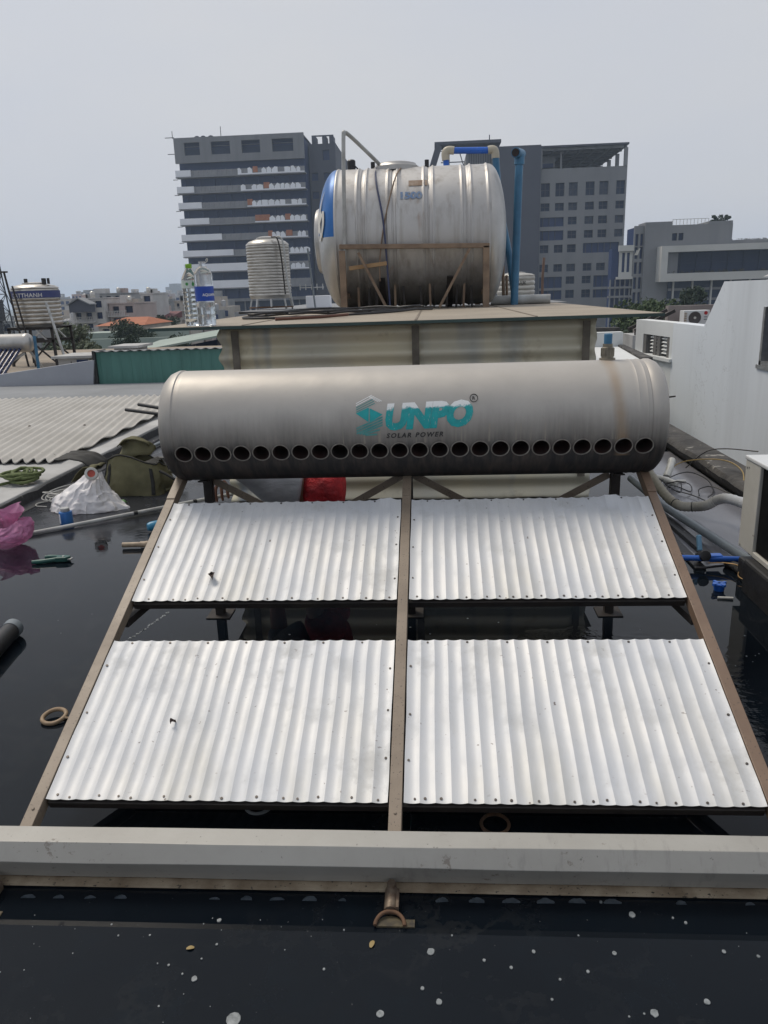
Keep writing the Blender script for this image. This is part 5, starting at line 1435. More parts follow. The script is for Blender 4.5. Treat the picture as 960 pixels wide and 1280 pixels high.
# neighbouring low white parapet seen over the right end of the heater
lwl = thing('low_white_house', 'low white roof with a dark edge right behind the heater', 'house', (3.3, 14, GZ))
MB().box(3.10, 3.64, 15.0, 15.25, GZ, .43).build('parapet', m_white_wall2, lwl)
MB().prism([(2.45, 12.2), (3.26, 12.2), (3.55, 14.99), (3.10, 14.99), (2.7, 13.4)], GZ, .17).build('roof', m_white_wall2, lwl)
MB().prism([(3.27, 12.2), (3.43, 12.2), (3.66, 15.0), (3.57, 15.0)], GZ, .06).build('edge_wall', m_white_wall2, lwl)
MB().prism([(3.265, 12.19), (3.44, 12.19), (3.67, 15.0), (3.56, 15.0)], .065, .20).build('dark_edge', m_mossy, lwl)
MB().box(2.5, 3.64, 15.26, 15.5, GZ, .50).build('dark_coping', m_mossy, lwl)

# wall and air conditioner above the white parapet
aw = MB().box(6.05, 8.6, 20.6, 20.85, GZ, .72).box(5.2, 8.6, 19.4, 20.6, GZ, .24); o = aw.build('pinkish_grey_wall', M('pinkish_render', (.25, .22, .21), .85, 0, (.19, .165, .16), 1.5, stretch=(1, 1, .3))); tag(o, 'pinkish grey stained wall behind the far air conditioner', 'wall')
a2 = thing('air_conditioner', 'small white outdoor air conditioner with a round fan before a pinkish wall', 'air conditioner', (6.58, 20.2, .24))
MB().box(6.28, 6.90, 20.05, 20.4, .26, .61).build('casing', m_acwhite, a2, bev=.01)
MB().lathe([(0, 0), (.140, 0), (.150, -.012), (.142, -.016), (.13, -.006), (0, -.006)], 28, 'y', (6.54, 20.045, .435)).build('fan_grille', M('dark_grille', (.07, .06, .06), .5), a2, 40)
MB().lathe([(0, -.03), (.03, -.03), (.03, -.008), (0, -.008)], 16, 'y', (6.54, 20.045, .435)).build('fan_hub', m_accream, a2, 40)
MB().lathe([(0, -.012), (.042, -.012), (.042, 0), (0, 0)], 20, 'y', (6.80, 20.048, .545)).build('red_badge', m_red, a2)
gl = MB()
for k in range(7): gl.box(6.285, 6.345, 20.03, 20.048, .29 + k * .042, .305 + k * .042)
gl.build('side_grille', M('ochre_grille', (.30, .2, .1), .7), a2)
for z in (.44, .38): MB().box(6.76, 6.84, 20.04, 20.049, z, z + .022).build('label_plate', m_greypvc, a2)
# slanted frame between the shed roof tip and the white house
sf = thing('roof_frame', 'dark slanted steel frame behind the white house', 'frame', (5.1, 18, GZ))
for a, b in (((4.6, 18, .28), (5.5, 18.2, .68)), ((5.2, 18.1, .2), (5.2, 18.1, .55)), ((4.6, 18.6, .28), (5.5, 18.8, .68)), ((4.6, 18, .22), (5.5, 18.2, .22))): MB().beam(a, b, .05, .07).build('bar', m_darksteel, sf)
MB().box(4.55, 5.9, 17.95, 18.9, GZ, .18).build('base_wall', m_cement, sf)

# ---------------------------------------------------------------- the left tower (under construction)
lt = thing('office_tower', 'grey office tower under construction with banded floors', 'building', (-38.8, 180, GZ))
LX0, LX1, LY = -52.2, -25.4, 170.0
top = MB(); facade(top, LX0, LX1, 28.05, 32.85, LY, .5, [(-50.1, -46.9, 29.5, 31.9), (-44.5, -40.6, 29.5, 31.9), (-38.2, -34.4, 29.5, 31.9), (-31.9, -27.6, 29.5, 31.9)])
top.build('crown_wall', m_tower, lt)
MB().box(LX0 + .3, LX1 - .2, LY + 1.6, 205, GZ, 32.3).build('core', m_recess, lt)
for (a, b) in ((-50.1, -46.9), (-44.5, -40.6), (-38.2, -34.4), (-31.9, -27.6)):
    MB().box(a, b, LY + 1.0, LY + 1.2, 29.5, 30.8).build('crown_window', m_glass_dark, lt)
    MB().box(a, b, LY + .6, LY + .9, 30.8 + .35, 31.2).build('crown_beam', m_tower, lt)
MB().box(LX0 + .2, LX1, LY + .52, 205, 32.3, 32.5).build('crown_roof', m_tower, lt)
zs = [25.45, 22.35, 19.25, 16.15, 12.98, 9.8, 6.7, 3.25]
wht = [-49.1, -48.7, -47.4, -46.1, -43.7, -41.5, -33.2, -33.0]
deb = [-39.3, -38.9, -37.8, -36.4, -33.9, -31.6, -29.5, None]
rr_ = random.Random(3)
fp = MB()
for k, z in enumerate(zs):
    h = 1.15 if k < 6 else 1.5
    slab = MB().box(LX0 - .12, LX1 + .1, LY - .52, LY + 1.5, z - .22, z - .05).build('floor_slab', m_parapet, lt)
    pm_ = MB().box(LX0 + .1, LX1 - .1, LY - .10, LY + .1, z - .04, z + h)
    x = LX0 + .5
    while x < LX1 - .5:
        pm_.box(x, x + .10, LY - .2, LY - .102, z - .04, z + h + .05); x += .8 + rr_.random() * .5
    pm_.build('parapet', m_parapet, lt)
    MB().box(LX0 - .1, wht[k], LY - .45, LY - .22, z + .0, z + h + .05).build('white_board', m_whitepanel, lt)
    if deb[k] is not None:
        MB().box(deb[k], LX1 - .1, LY - .50, LY - .22, z - .04, z + .18).build('white_kerb', m_whitepanel, lt)
        x = deb[k]
        while x < LX1 - 1.0:
            w = .75 + rr_.random() * .55
            kind = rr_.random()
            if kind < .16: MB().box(x + .05, x + w + .2, LY - .34, LY - .22, z + .30, z + 1.42).build('brick_patch', m_orange, lt)
            elif kind < .9:
                MB().prism([(x, z + .2), (x + w * .98, z + .2), (x + w * .98, z + .55 + .6 * rr_.random()), (x + w * .5, z + 1.1 + .2 * rr_.random()), (x, z + .6 + .6 * rr_.random())], LY - .38, LY - .22, 'xz').build('white_sheet', m_whitepanel, lt)
            x += w + .08
    # the glazed band behind, broken by columns
    gb = MB(); zt = z - .46
    for i in range(9):
        xx = LX0 + 1.2 + i * 3.1
        MB().box(xx, xx + .3, LY + .95, LY + 1.25, z - 2.9, zt).build('column', m_recess, lt)
MB().box(LX0 + .2, LX1 - .1, LY + .7, LY + .9, -10.9, .35).build('podium_glass', m_glass_dim, lt)
for i in range(10): MB().box(LX0 + .2 + i * 2.95, LX0 + .45 + i * 2.95, LY + .4, LY + .69, -10.9, .35).build('podium_fin', m_tower, lt)
MB().box(LX0, LX1, LY - .2, LY + 1.5, .36, 1.0).build('floor_slab', m_tower, lt)
# dark stair block and the far side
db = MB(); facade(db, LX1 + .05, -20.15, GZ, 31.6, LY + 6, .5, [(-22.4, -21.0, 28.4, 30.4), (-22.4, -21.0, 24.5, 26.0), (-25.0, -23.6, 24.5, 26.0), (-22.4, -21.0, 20.9, 22.3), (-25.0, -23.6, 20.9, 22.3)])
db.build('stair_block', m_towerd, lt)
MB().box(LX1 + .05, -20.2, LY + 6.51, 215, GZ, 31.5).build('stair_core', m_recess, lt)
sdv = MB(); facade(sdv, LY + 6, 216, GZ, 31.8, -20.15, .4, [(LY + 12, LY + 16, z, z + 2.2) for z in (4, 8, 12, 16, 20, 24)] + [(LY + 22, LY + 27, z, z + 2.2) for z in (4, 8, 12, 16, 20, 24)], 'x')
sdv.build('side_wall', m_towerd, lt)
for x in (-24.6, -22.4, -20.9): MB().box(x, x + .9, LY + 6, LY + 9, 31.61, 33.0).build('roof_merlon', m_towerd, lt)
MB().box(-24.6, -20.0, LY + 6, LY + 6.3, 33.0, 33.25).build('roof_beam', m_towerd, lt)
MB().tube([(-43.5, 175, 32.4), (-43.5, 175, 35.6)], .07, 6).build('lightning_rod', m_darksteel, lt)
for x in (-46.5, -44.9, -47.8): MB().tube([(x + .7 * math.cos(a), 172, 32.6 + .75 * math.sin(a)) for a in [PI * i / 8 for i in range(9)]], .13, 6).build('roof_loop', m_towerd, lt)
for (z, l) in ((33.0, 1.8), (29.9, 1.5), (25, .9), (22, .9), (18.9, .9), (15.8, .9), (12.6, .9)): MB().beam((LX0 - l, LY + .3, z), (LX0 + .1, LY + .3, z), .12, .12).build('scaffold_bar', m_darksteel, lt)
MB().beam((LX0 - .2, LY + .3, 32.8), (LX0 - .2, LY + .3, 34.2), .1, .1).build('scaffold_bar', m_darksteel, lt)

# ---------------------------------------------------------------- the right tower
rt = thing('office_tower', 'grey tower with square windows and a flat roof canopy on posts', 'building', (23, 165, GZ))
RX0, RX1, RY = 19.55, 34.72, 150.0
MB().box(11.7, 19.5, RY - 1.0, 185, GZ, 25.2).build('blank_shaft', m_towerd, rt)
cols = [(19.75, 21.3), (22.3, 23.85), (24.65, 26.2), (27.6, 29.15), (30.0, 31.55), (32.95, 34.45)]
rows = [(16.75, 19.0), (14.35, 15.65)]
ops = [(c[0], c[1], *r_) for r_ in rows for c in cols]
ops += [(19.7, 23.9, 11.7, 13.25), (19.7, 23.9, 9.35, 11.0)]
for (a, b) in ((11.95, 13.25), (9.6, 10.9)): ops += [(c[0], c[1], a, b) for c in cols[2:]]
ops += [(c[0], c[1], 7.2, 8.55) for c in cols[:3]] + [(27.5, 33.9, 7.0, 8.7)]
ops += [(c[0], c[1], 3.9, 5.2) for c in cols]
ops += [(19.8, 23.9, 1.05, 3.0), (24.6, 26.15, 1.7, 3.0), (27.5, 29.1, 1.7, 3.0), (29.6, 34.2, 1.0, 3.0)]
ops += [(19.8, 23.9, -1.0, .6), (24.6, 26.15, -.8, .6), (27.5, 29.1, -.8, .6), (29.6, 34.2, -.9, .55)]
fw = MB(); facade(fw, RX0, RX1, GZ, 21.35, RY, .7, ops); fw.build('front_wall', m_tower2, rt)
for op in ops:
    w = MB().box(op[0], op[1], RY + .45, RY + .55, op[2], op[3]).build('window', rr_.choice(m_glasses + [m_glass_dark]) if op[1] - op[0] < 2 else m_recess, rt)
    if op[1] - op[0] < 2:
        MB().box((op[0] + op[1]) / 2 - .05, (op[0] + op[1]) / 2 + .05, RY + .38, RY + .449, op[2], op[3]).box(op[0], op[1], RY + .38, RY + .448, (op[2] + op[3]) / 2 - .04, (op[2] + op[3]) / 2 + .04).build('glazing_bar', m_towerd, w)
    else:
        for i in range(int((op[1] - op[0]) / 1.1)): MB().box(op[0] + .5 + i * 1.1, op[0] + .58 + i * 1.1, RY + .2, RY + .449, op[2], op[3]).build('mullion', m_towerd, w)
MB().box(RX0, RX1 - .1, RY + .71, 185, GZ, 20.6).build('core', m_tower2, rt)
for y in (RY + 4, RY + 12, RY + 20, RY + 28):
    pass
MB().box(RX0, RX1, RY - .6, 184, 24.75, 25.05).build('canopy', m_towerd, rt)
cb_ = MB()
for i in range(9): cb_.box(RX0 + .2, RX1 - .2, RY + i * 4, RY + .35 + i * 4, 24.3, 24.74)
for i in range(7): cb_.box(RX0 + i * 2.4, RX0 + .3 + i * 2.4, RY, 183.5, 24.32, 24.74)
cb_.build('canopy_beams', m_tower2, rt)
for i, y in enumerate((RY - .2, RY + 6.5, RY + 13.5, RY + 21, RY + 29)): MB().box(RX1 - .65, RX1 - .05, y, y + .6, 21.36 if i == 0 else 20.6, 24.3).build('canopy_post', m_tower2, rt)
MB().box(RX0 + 3.6, RX0 + 3.9, RY + 1, RY + 1.4, 20.6, 24.3).build('canopy_post', m_tower2, rt)
MB().box(RX0 + .05, RX0 + 3.0, RY + 3, RY + 9, 20.65, 23.8).build('plant_room', m_tower2, rt)
MB().box(RX0 + .2, RX0 + 2.6, RY + 2.6, RY + 2.95, 21.9, 22.6).build('louvre', m_recess, rt)
MB().box(19.5, RX0 + .3, RY - .4, RY + 3, 21.3, 24.7).build('pier', m_tower2, rt)
# steel framed top at its left
MB().box(.3, 11.65, RY + 1, 184, GZ, 22.2).build('left_wing', m_towerd, rt)
MB().box(6.6, 11.65, RY + 1.5, 170, 22.22, 24.9).build('roof_house', m_tower, rt)
MB().box(.9, 12.6, RY - .3, RY + 5, 26.0, 26.5).build('steel_canopy', m_towerd, rt)
MB().beam((.4, RY, 22.2), (1.7, RY, 26.0), .7, 1.1).build('slanted_strut', m_towerd, rt)
for a, b in (((2.6, RY + 1.2, 22.2), (2.6, RY + 1.2, 26.0)), ((3.5, RY + 1.2, 22.2), (3.5, RY + 1.2, 26.0)), ((6.2, RY + 1.2, 22.2), (5.0, RY + 1.2, 26.0)), ((2.0, RY + 1.2, 23.3), (6.2, RY + 1.2, 23.3)), ((1.3, RY + 1.2, 25.2), (11.5, RY + 1.2, 25.2)), ((10.6, RY + .5, 25.5), (10.6, RY + .5, 27.4))): MB().beam(a, b, .16, .16).build('steel_bar', m_towerd, rt)
for z in (22.6, 23.0, 23.8, 24.3, 24.8): MB().beam((2.6, RY + 1.2, z), (3.5, RY + 1.2, z), .08, .08).build('ladder_rung', m_towerd, rt)
for i in range(11): MB().box(7.0 + i * .42, 7.12 + i * .42, RY + 1.38, RY + 1.49, 22.3, 24.9).build('louvre_fin', m_towerd, rt)

# ---------------------------------------------------------------- the wide low block at the right
cbk = thing('office_block', 'long grey office block with a white framed glass band', 'building', (40, 125, GZ))
CY = 120.0
cw = MB(); facade(cw, 30.75, 43.0, GZ, 9.2, CY, .5, [(34.6, 35.3, 7.1, 8.1), (35.5, 36.2, 7.1, 8.1)])
cw.build('front_wall', m_tower2, cbk)
MB().box(34.55, 36.25, CY + .3, CY + .4, 7.05, 8.15).build('window', m_glass_dark, cbk)
MB().box(30.75, 34.5, CY - .002, CY + 4, 9.21, 9.72).build('raised_parapet', m_tower2, cbk)
MB().box(39.6, 42.95, CY + .0, CY + 6, 9.21, 9.55).build('raised_parapet', m_tower2, cbk)
rl_ = MB()
for i in range(11): rl_.box(34.6 + i * .5, 34.66 + i * .5, CY + .2, CY + .26, 9.2, 10.0)
rl_.box(34.6, 39.6, CY + .2, CY + .26, 9.94, 10.0)
rl_.build('roof_railing', m_offwhite, cbk)
MB().box(30.8, 42.9, CY + .6, 128, GZ, 9.0).box(42.92, 70, CY + .6, 128, GZ, 6.25).build('core', m_tower2, cbk)
wg = MB(); facade(wg, 29.35, 30.74, GZ, 9.3, CY + .4, .4, [(29.55, 29.95, z, z + 1.6) for z in (-1.5, .6, 2.7, 4.8, 6.6)] + [(30.25, 30.65, z, z + 1.6) for z in (-1.5, .6, 2.7, 4.8, 6.6)])
wg.build('narrow_wing', m_tower2, cbk)
MB().box(29.40, 30.73, CY + .81, 125, GZ, 9.1).build('wing_core', m_recess, cbk)
MB().prism([(29.5, 5.3), (29.8, 6.0), (29.95, 6.0), (29.75, 5.4), (30.1, 6.2), (30.3, 6.2), (29.95, 5.3)], CY + .3, CY + .39, 'xz').build('white_sign', m_whitepaint, cbk)
FX0, FX1, FY = 32.6, 72.0, 117.5
fr_ = MB(); facade(fr_, FX0, FX1, 1.45, 6.3, FY, 2.6, [(FX0 + .9, FX1 - 1, 2.55, 5.45)])
fr_.build('white_frame', m_offwhite, cbk)
MB().box(FX0 + .9, FX1 - 1, FY + 2.0, FY + 2.2, 2.55, 5.45).build('glass_band', m_glass_dark, cbk)
gm = MB()
for i in range(16): gm.box(FX0 + 3.2 + i * 2.2, FX0 + 3.28 + i * 2.2, FY + 1.85, FY + 1.99, 2.55, 5.45)
gm.box(FX0 + .9, FX1 - 1, FY + 1.86, FY + 1.98, 3.9, 4.0)
gm.build('glazing_bars', m_glass_dim, cbk)
MB().box(FX0 + .91, FX0 + 2.6, FY + 1.0, FY + 1.9, 2.56, 5.44).build('white_return', m_tower, cbk)
MB().box(FX0 - .2, 44, CY - .02, CY + .3, 6.32, 6.6).build('ledge', m_tower2, cbk)
MB().box(34.3, FX1, CY - .5, CY - .3, GZ, 1.44).build('lower_glass', m_glass_dim, cbk)
for i in range(14): MB().box(34.9 + i * 2.7, 35.1 + i * 2.7, CY - .9, CY - .51, GZ, 1.44).build('fin', m_offwhite, cbk)
for z in (.15, -1.3): MB().box(34.3, FX1, CY - .7, CY - .505, z, z + .35).build('spandrel', m_tower2, cbk)
MB().box(43.1, 75, CY + .3, 128, 6.3, 6.9).build('right_roof', m_tower2, cbk)
# planting along the frame's sill and on the roofs, each clump a thing
def clump(mb, c, r, n, s, rg, sq=.8):
    for _ in range(n):
        d = Vector((rg.gauss(0, 1), rg.gauss(0, 1), rg.gauss(0, 1))).normalized() * (rg.random() ** .45)
        p = Vector(c) + Vector((d.x * r, d.y * r, d.z * r * sq))
        a = Vector((rg.gauss(0, 1), rg.gauss(0, 1), rg.gauss(0, 1))).normalized(); b = a.orthogonal().normalized()
        q = s * rg.uniform(.6, 1.3)
        c2 = a.cross(b)
        mb.add([p - b * q, p - c2 * q * .5, p + b * q, p + c2 * q * .5], [(0, 1, 2, 3)])
def leafmat(name, c1, c2): return M(name, c1, .7, 0, c2, 1.5)
m_leaf1 = leafmat('foliage_mid', (.06, .095, .03), (.035, .058, .02))
m_leaf2 = leafmat('foliage_dark', (.032, .055, .026), (.018, .034, .018))
m_leaf3 = leafmat('foliage_pale', (.15, .165, .10), (.08, .10, .05))
m_bark = M('bark', (.09, .07, .05), .9)
def tree(name, lab, x, y, zb, zt, r, mat, n=2600, s=.12, sq=.75, group=None, lobes=9, seed=1, loose=1.0):
    rg = random.Random(seed)
    t = thing(name, lab, 'tree' if 'tree' in name else 'shrub', (x, y, zb), 0, group)
    ch = (zt - zb)
    cz = zt - r * sq
    tr_ = MB().tube([(x, y, zb), (x + .05 * r, y, zb + ch * .4), (x, y, cz)], [r * .10, r * .075, r * .04], 8)
    cr = MB()
    for k in range(lobes):
        a = 2 * PI * k / lobes + rg.random(); q = r * (.25 + .5 * rg.random())
        c = (x + q * math.cos(a), y + q * math.sin(a), cz + r * sq * rg.uniform(-.75, .72))
        tr_.tube([(x, y, cz - r * sq * .5), ((x + c[0]) / 2, (y + c[1]) / 2, (cz + c[2]) / 2), c], [r * .035, r * .022, r * .008], 5)
        clump(cr, c, r * rg.uniform(.32, .52) * loose, n // lobes, s, rg, .85)
    tr_.build('trunk', m_bark, t, 50)
    cr.build('crown', mat, t)
    return t
for i, (x, z, w) in enumerate(((41.6, 10.2, .9), (40.6, 9.95, .7), (42.5, 10.0, .6))):
    tree('shrub', ('round tree tuft on the roof of the long office block', 'low left shrub on the roof of the long office block', 'low right shrub on the roof of the long office block')[i], x, 121, 9.3, z + .6, w, m_leaf2, 500, .13, .8, lobes=5, seed=40 + i)
hp_ = MB(); rg = random.Random(5)
for i in range(80): clump(hp_, (rg.uniform(33.6, 62), FY + .6 + rg.random(), 2.6 + rg.random() * .12), .28, 14, .12, rg)
for i in range(70): clump(hp_, (rg.uniform(43, 66), CY + 1, 6.95), .25, 12, .10, rg)
o = hp_.build('planter_greenery', leafmat('planter_leaves', (.06, .05, .03), (.03, .035, .02))); tag(o, 'low planting along the ledges of the long office block', 'plants', kind='stuff')
# link between the two
lk = thing('link_building', 'small white link building between the grey tower and the long block', 'building', (28.5, 121, GZ))
lk_w = MB(); facade(lk_w, 27.4, 29.3, 2.3, 6.5, CY + .5, .3, [(27.8, 28.2, 3.0, 5.7), (28.5, 28.9, 3.0, 5.7)])
lk_w.build('wall', m_offwhite, lk)
for x in (27.8, 28.5): MB().box(x, x + .4, CY + .7, CY + .78, 3.0, 5.7).build('window', m_recess, lk)
MB().box(27.2, 29.33, CY, CY + .45, 5.9, 6.7).build('cornice', m_offwhite, lk); MB().box(27.0, 29.32, CY, CY + .45, 2.0, 2.35).build('ledge', m_offwhite, lk)
MB().box(26.4, 29.3, CY + .9, CY + 3, GZ, 6.3).build('core', m_recess, lk)
for i in range(5): MB().box(26.2 + i * .7, 26.35 + i * .7, CY + .4, CY + .8, GZ, 2.0).build('column', m_tower2, lk)
for z in (-.6, .7): MB().box(26.0, 29.3, CY + .3, CY + .85, z, z + .3).build('balcony', m_tower2, lk)

# ---------------------------------------------------------------- houses on the left, each its own
wallm = [M('house_white', (.55, .54, .53), .85, 0, (.42, .41, .40), .5), M('house_grey', (.30, .31, .32), .85, 0, (.22, .23, .24), .5), M('house_cream', (.46, .42, .37), .85, 0, (.36, .32, .28), .5), M('house_pink', (.46, .38, .36), .85, 0, (.38, .31, .29), .5)]
m_tile = M('orange_roof_tiles', (.42, .15, .07), .85, 0, (.30, .10, .05), 1.2, .4, 3, .1, stretch=(1, 5, 1))
m_maroon = M('maroon_roof', (.16, .05, .05), .8, 0, (.12, .04, .04), 1)
m_ltgreen = M('pale_green_sheet', (.30, .36, .32), .7, 0, (.24, .29, .26), .6)
def house(lab, x0, x1, y, zt, wall, floors=2, fh=1.25, depth=6, roof='flat', balc=False, nwin=3, seed=1, group=None, roofm=None, clutter=True):
    rg = random.Random(seed)
    t = thing('house', lab, 'house', ((x0 + x1) / 2, y + depth / 2, GZ), 0, group)
    W = x1 - x0; ops = []
    for f in range(floors):
        zb = zt - (f + 1) * fh
        for i in range(nwin):
            cx = x0 + W * (i + .5) / nwin; w = W / nwin * rg.uniform(.42, .66)
            ops.append((cx - w / 2, cx + w / 2, zb + fh * .22, zb + fh * .80))
    wmb = MB(); facade(wmb, x0, x1, zt - floors * fh, zt, y, .15, ops); wmb.box(x0, x1, y + .02, y + .15, GZ, zt - floors * fh - .002)
    wmb.box(x0, x1, y + .40, y + depth, GZ, zt - .03).box(x0, x0 + .12, y + .151, y + .399, GZ, zt).box(x1 - .12, x1, y + .151, y + .399, GZ, zt)
    wmb.build('wall', wall, t)
    for o_ in ops: MB().box(o_[0], o_[1], y + .28, y + .33, o_[2], o_[3]).build('window', m_glass_dark if rg.random() < .6 else m_recess, t)
    if roof == 'flat':
        MB().box(x0 - .08, x1 + .08, y - .10, y + depth + .1, zt, zt + .10).build('roof_slab', wall, t)
        if clutter:
            for _ in range(2):
                cx = rg.uniform(x0 + .3, x1 - .6); w = rg.uniform(.3, W * .35)
                MB().box(cx, min(cx + w, x1), y + 1, y + 2.5, zt + .1, zt + rg.uniform(.4, .9)).build('stair_hut', rg.choice(wallm), t)
            cx = rg.uniform(x0 + .3, x1 - .4)
            MB().lathe([(0, 0), (.22, 0), (.24, .2), (.24, .5), (.12, .6), (0, .6)], 14, 'z', (cx, y + .7, zt + .1)).build('roof_tank', m_smalltank, t, 50)
    elif roof == 'gable':
        MB().prism([(x0 - .2, zt), (x1 + .2, zt), ((x0 + x1) / 2, zt + W * .22)], y - .2, y + depth, 'xz').build('roof', roofm, t)
    elif roof == 'hip':
        a, b, c, d = (x0 - .25, y - .25, zt), (x1 + .25, y - .25, zt), (x1 + .25, y + depth, zt), (x0 - .25, y + depth, zt)
        h = zt + .55; e, f = (x0 + W * .28, y + depth * .5, h), (x1 - W * .18, y + depth * .5, h)
        MB().add([a, b, c, d, e, f], [(0, 1, 5, 4), (1, 2, 5), (2, 3, 4, 5), (3, 0, 4), (3, 2, 1, 0)]).build('roof', roofm, t)
    elif roof == 'shed':
        MB().prism([(y - .2, zt), (y + depth, zt), (y + depth, zt + .7)], x0 - .1, x1 + .1, 'yz').build('roof', roofm, t)
    if balc:
        for f in range(floors):
            zb = zt - (f + 1) * fh
            MB().box(x0 - .02, x0 + W * .72, y - .55, y - .002, zb - .08, zb).build('balcony', wallm[0], t)
            rl = MB(); k = int(W * .72 / .16)
            for i in range(k): rl.box(x0 + i * .16, x0 + i * .16 + .05, y - .52, y - .47, zb, zb + .42)
            rl.box(x0, x0 + W * .72, y - .54, y - .45, zb + .42, zb + .47)
            rl.build('railing', wallm[0], t)
    return t
house('white four storey house with balconies and a dark gabled top', -34.4, -31.3, 75, 1.55, wallm[0], 4, 1.05, 8, 'flat', True, 3, 11)
gh = thing('gabled_loft', 'dark gabled loft on the white balconied house', 'loft', (-33.0, 74, .3)); 
MB().prism([(-33.9, .35), (-31.9, .35), (-31.9, 1.05), (-32.9, 1.55), (-33.9, 1.05)], 73.2, 74.4, 'xz').build('loft_wall', m_towerd, gh); MB().prism([(-34.0, 1.02), (-32.9, 1.58), (-31.8, 1.02), (-31.8, 1.12), (-32.9, 1.70), (-34.0, 1.12)], 73.0, 74.6, 'xz').build('loft_roof', m_cement_mid, gh)
house('tall grey house with roof huts behind the balconied house', -40.3, -36.2, 92, 2.1, wallm[1], 3, 1.2, 7, 'flat', False, 4, 12)
house('pale house with small windows right of the balconied house', -31.2, -28.6, 76, 1.0, wallm[3], 3, 1.1, 6, 'flat', True, 2, 13)
house('low white house under an orange tiled roof', -26.5, -22.9, 62, -.60, wallm[2], 1, 1.2, 7, 'hip', False, 3, 14, None, m_tile)
house('white house with a deep balcony behind the orange roof', -37.6, -34.3, 97, .55, wallm[0], 2, 1.1, 6, 'flat', True, 2, 15)
house('plain grey house with a single dark window', -40.2, -36.4, 110, .95, wallm[1], 2, 1.4, 8, 'flat', False, 2, 16)
house('low house with a dark maroon roof among the trees', -31.2, -28.6, 85, -.75, wallm[2], 1, 1.1, 5, 'shed', False, 2, 17, None, m_maroon)
house('small white house beside the clear bottles', -37.5, -35.3, 112, .35, wallm[0], 2, 1.2, 5, 'flat', False, 2, 18)
house('grey house behind the lattice mast', -43.5, -39.6, 78, -.4, wallm[1], 2, 1.2, 5, 'flat', False, 3, 19)
house('cream house between the mast and the blue banded tank', -41.0, -37.5, 90, 1.1, wallm[2], 3, 1.2, 5, 'flat', True, 2, 20)
house('narrow cream house with a roof tank above the orange roof', -33.2, -31.4, 102, .95, wallm[2], 2, 1.1, 5, 'flat', True, 2, 31)
house('low pink house below the plain grey house', -33.6, -31.6, 94, -.35, wallm[3], 2, 1.0, 4, 'flat', False, 2, 32)
house('grey house with three windows beyond the maroon roof', -39.0, -36.0, 118, -.3, wallm[1], 2, 1.2, 5, 'flat', False, 3, 33)
house('white house half hidden by the balconied house', -30.9, -29.6, 84, 1.9, wallm[0], 3, 1.0, 5, 'flat', False, 1, 34)
house('cream house low behind the pale loose tree', -37.2, -34.6, 82, -.2, wallm[2], 2, 1.0, 5, 'flat', True, 2, 35)
# low walls and the long pale green roof
o = MB().box(-21.5, -14.5, 45, 45.3, GZ, -.82).build('pale_green_wall', m_ltgreen); tag(o, 'long low pale green wall among the trees on the left', 'wall')
o = MB().box(-23.5, -17.0, 52, 55, GZ, -.75).build('pale_roof_strip', m_ltgreen); tag(o, 'long pale flat roof below the orange tiled house', 'roof')
gsr = thing('green_shed', 'long shed with a pale green sloping roof behind the green wall', 'shed', (-9, 26, GZ))
MB().add([(-9.7, 24.5, -.33), (-6.2, 26.0, .20), (-6.2, 29.5, .36), (-9.7, 28.0, -.12), (-9.7, 24.5, -.39), (-6.2, 26.0, .14), (-6.2, 29.5, .30), (-9.7, 28.0, -.18)], [(0, 1, 2, 3), (7, 6, 5, 4), (0, 4, 5, 1), (1, 5, 6, 2), (2, 6, 7, 3), (3, 7, 4, 0)]).build('roof', m_ltgreen, gsr)
for i in range(5): MB().box(-9.4 + i * .78, -9.28 + i * .78, 25.0 + i * .33, 25.12 + i * .33, GZ, -.42 + i * .118).build('post', m_towerd, gsr)
MB().prism([(-9.6, GZ), (-6.3, GZ), (-6.3, .05), (-9.6, -.48)], 28.0, 28.2, 'xz').build('wall', m_recess, gsr)
# far off: a hazy crowd of small houses
rg = random.Random(21)
far = 0
m_dulltank = M('dull_roof_tank', (.40, .41, .42), .6)
for i in range(125):
    y = rg.uniform(120, 480)
    px = rg.uniform(-.525, -.312) if i % 9 else rg.uniform(-.30, -.27)
    x = y * px
    if i % 9 == 0: y = rg.uniform(118, 150); x = y * px
    hgt = rg.uniform(-3.2, .9) + (y - 150) * .011 + rg.random() ** 4 * 3
    w = rg.uniform(2.2, 4.8) * (.6 + y / 420); d = rg.uniform(5, 10)
    mb = MB().box(x - w / 2, x + w / 2, y, y + d, GZ, hgt)
    if rg.random() < .6: mb.box(x - w * .4, x + w * rg.uniform(-.1, .3), y + 1, y + d * .7, hgt, hgt + rg.uniform(.6, 1.8))
    mb.mat(1)
    for f in range(3):
        for k in range(3):
            if rg.random() < .8:
                cx = x - w / 2 + w * (k + .5) / 3
                mb.box(cx - w * .10, cx + w * .10, y - .05, y - .001, hgt - 1.6 * (f + 1), hgt - 1.6 * (f + 1) + .95)
    mb.mat(2)
    for k in range(2):
        cx = rg.uniform(x - w * .4, x + w * .4); mb.lathe([(0, 0), (.35, 0), (.4, .3), (.4, .9), (0, 1.1)], 10, 'z', (cx, y + 1, hgt))
    o = mb.build('distant_house', [rg.choice(wallm), m_recess, m_dulltank])
    tag(o, 'small pale flat roofed house far off in the haze', 'house', 'distant houses across the left horizon')
o = MB().box(-262, -246, 780, 795, GZ, 13).box(-258, -250, 780, 795, 13, 16).build('distant_tower', wallm[1]); tag(o, 'faint bluish tower far off near the bottles', 'building')

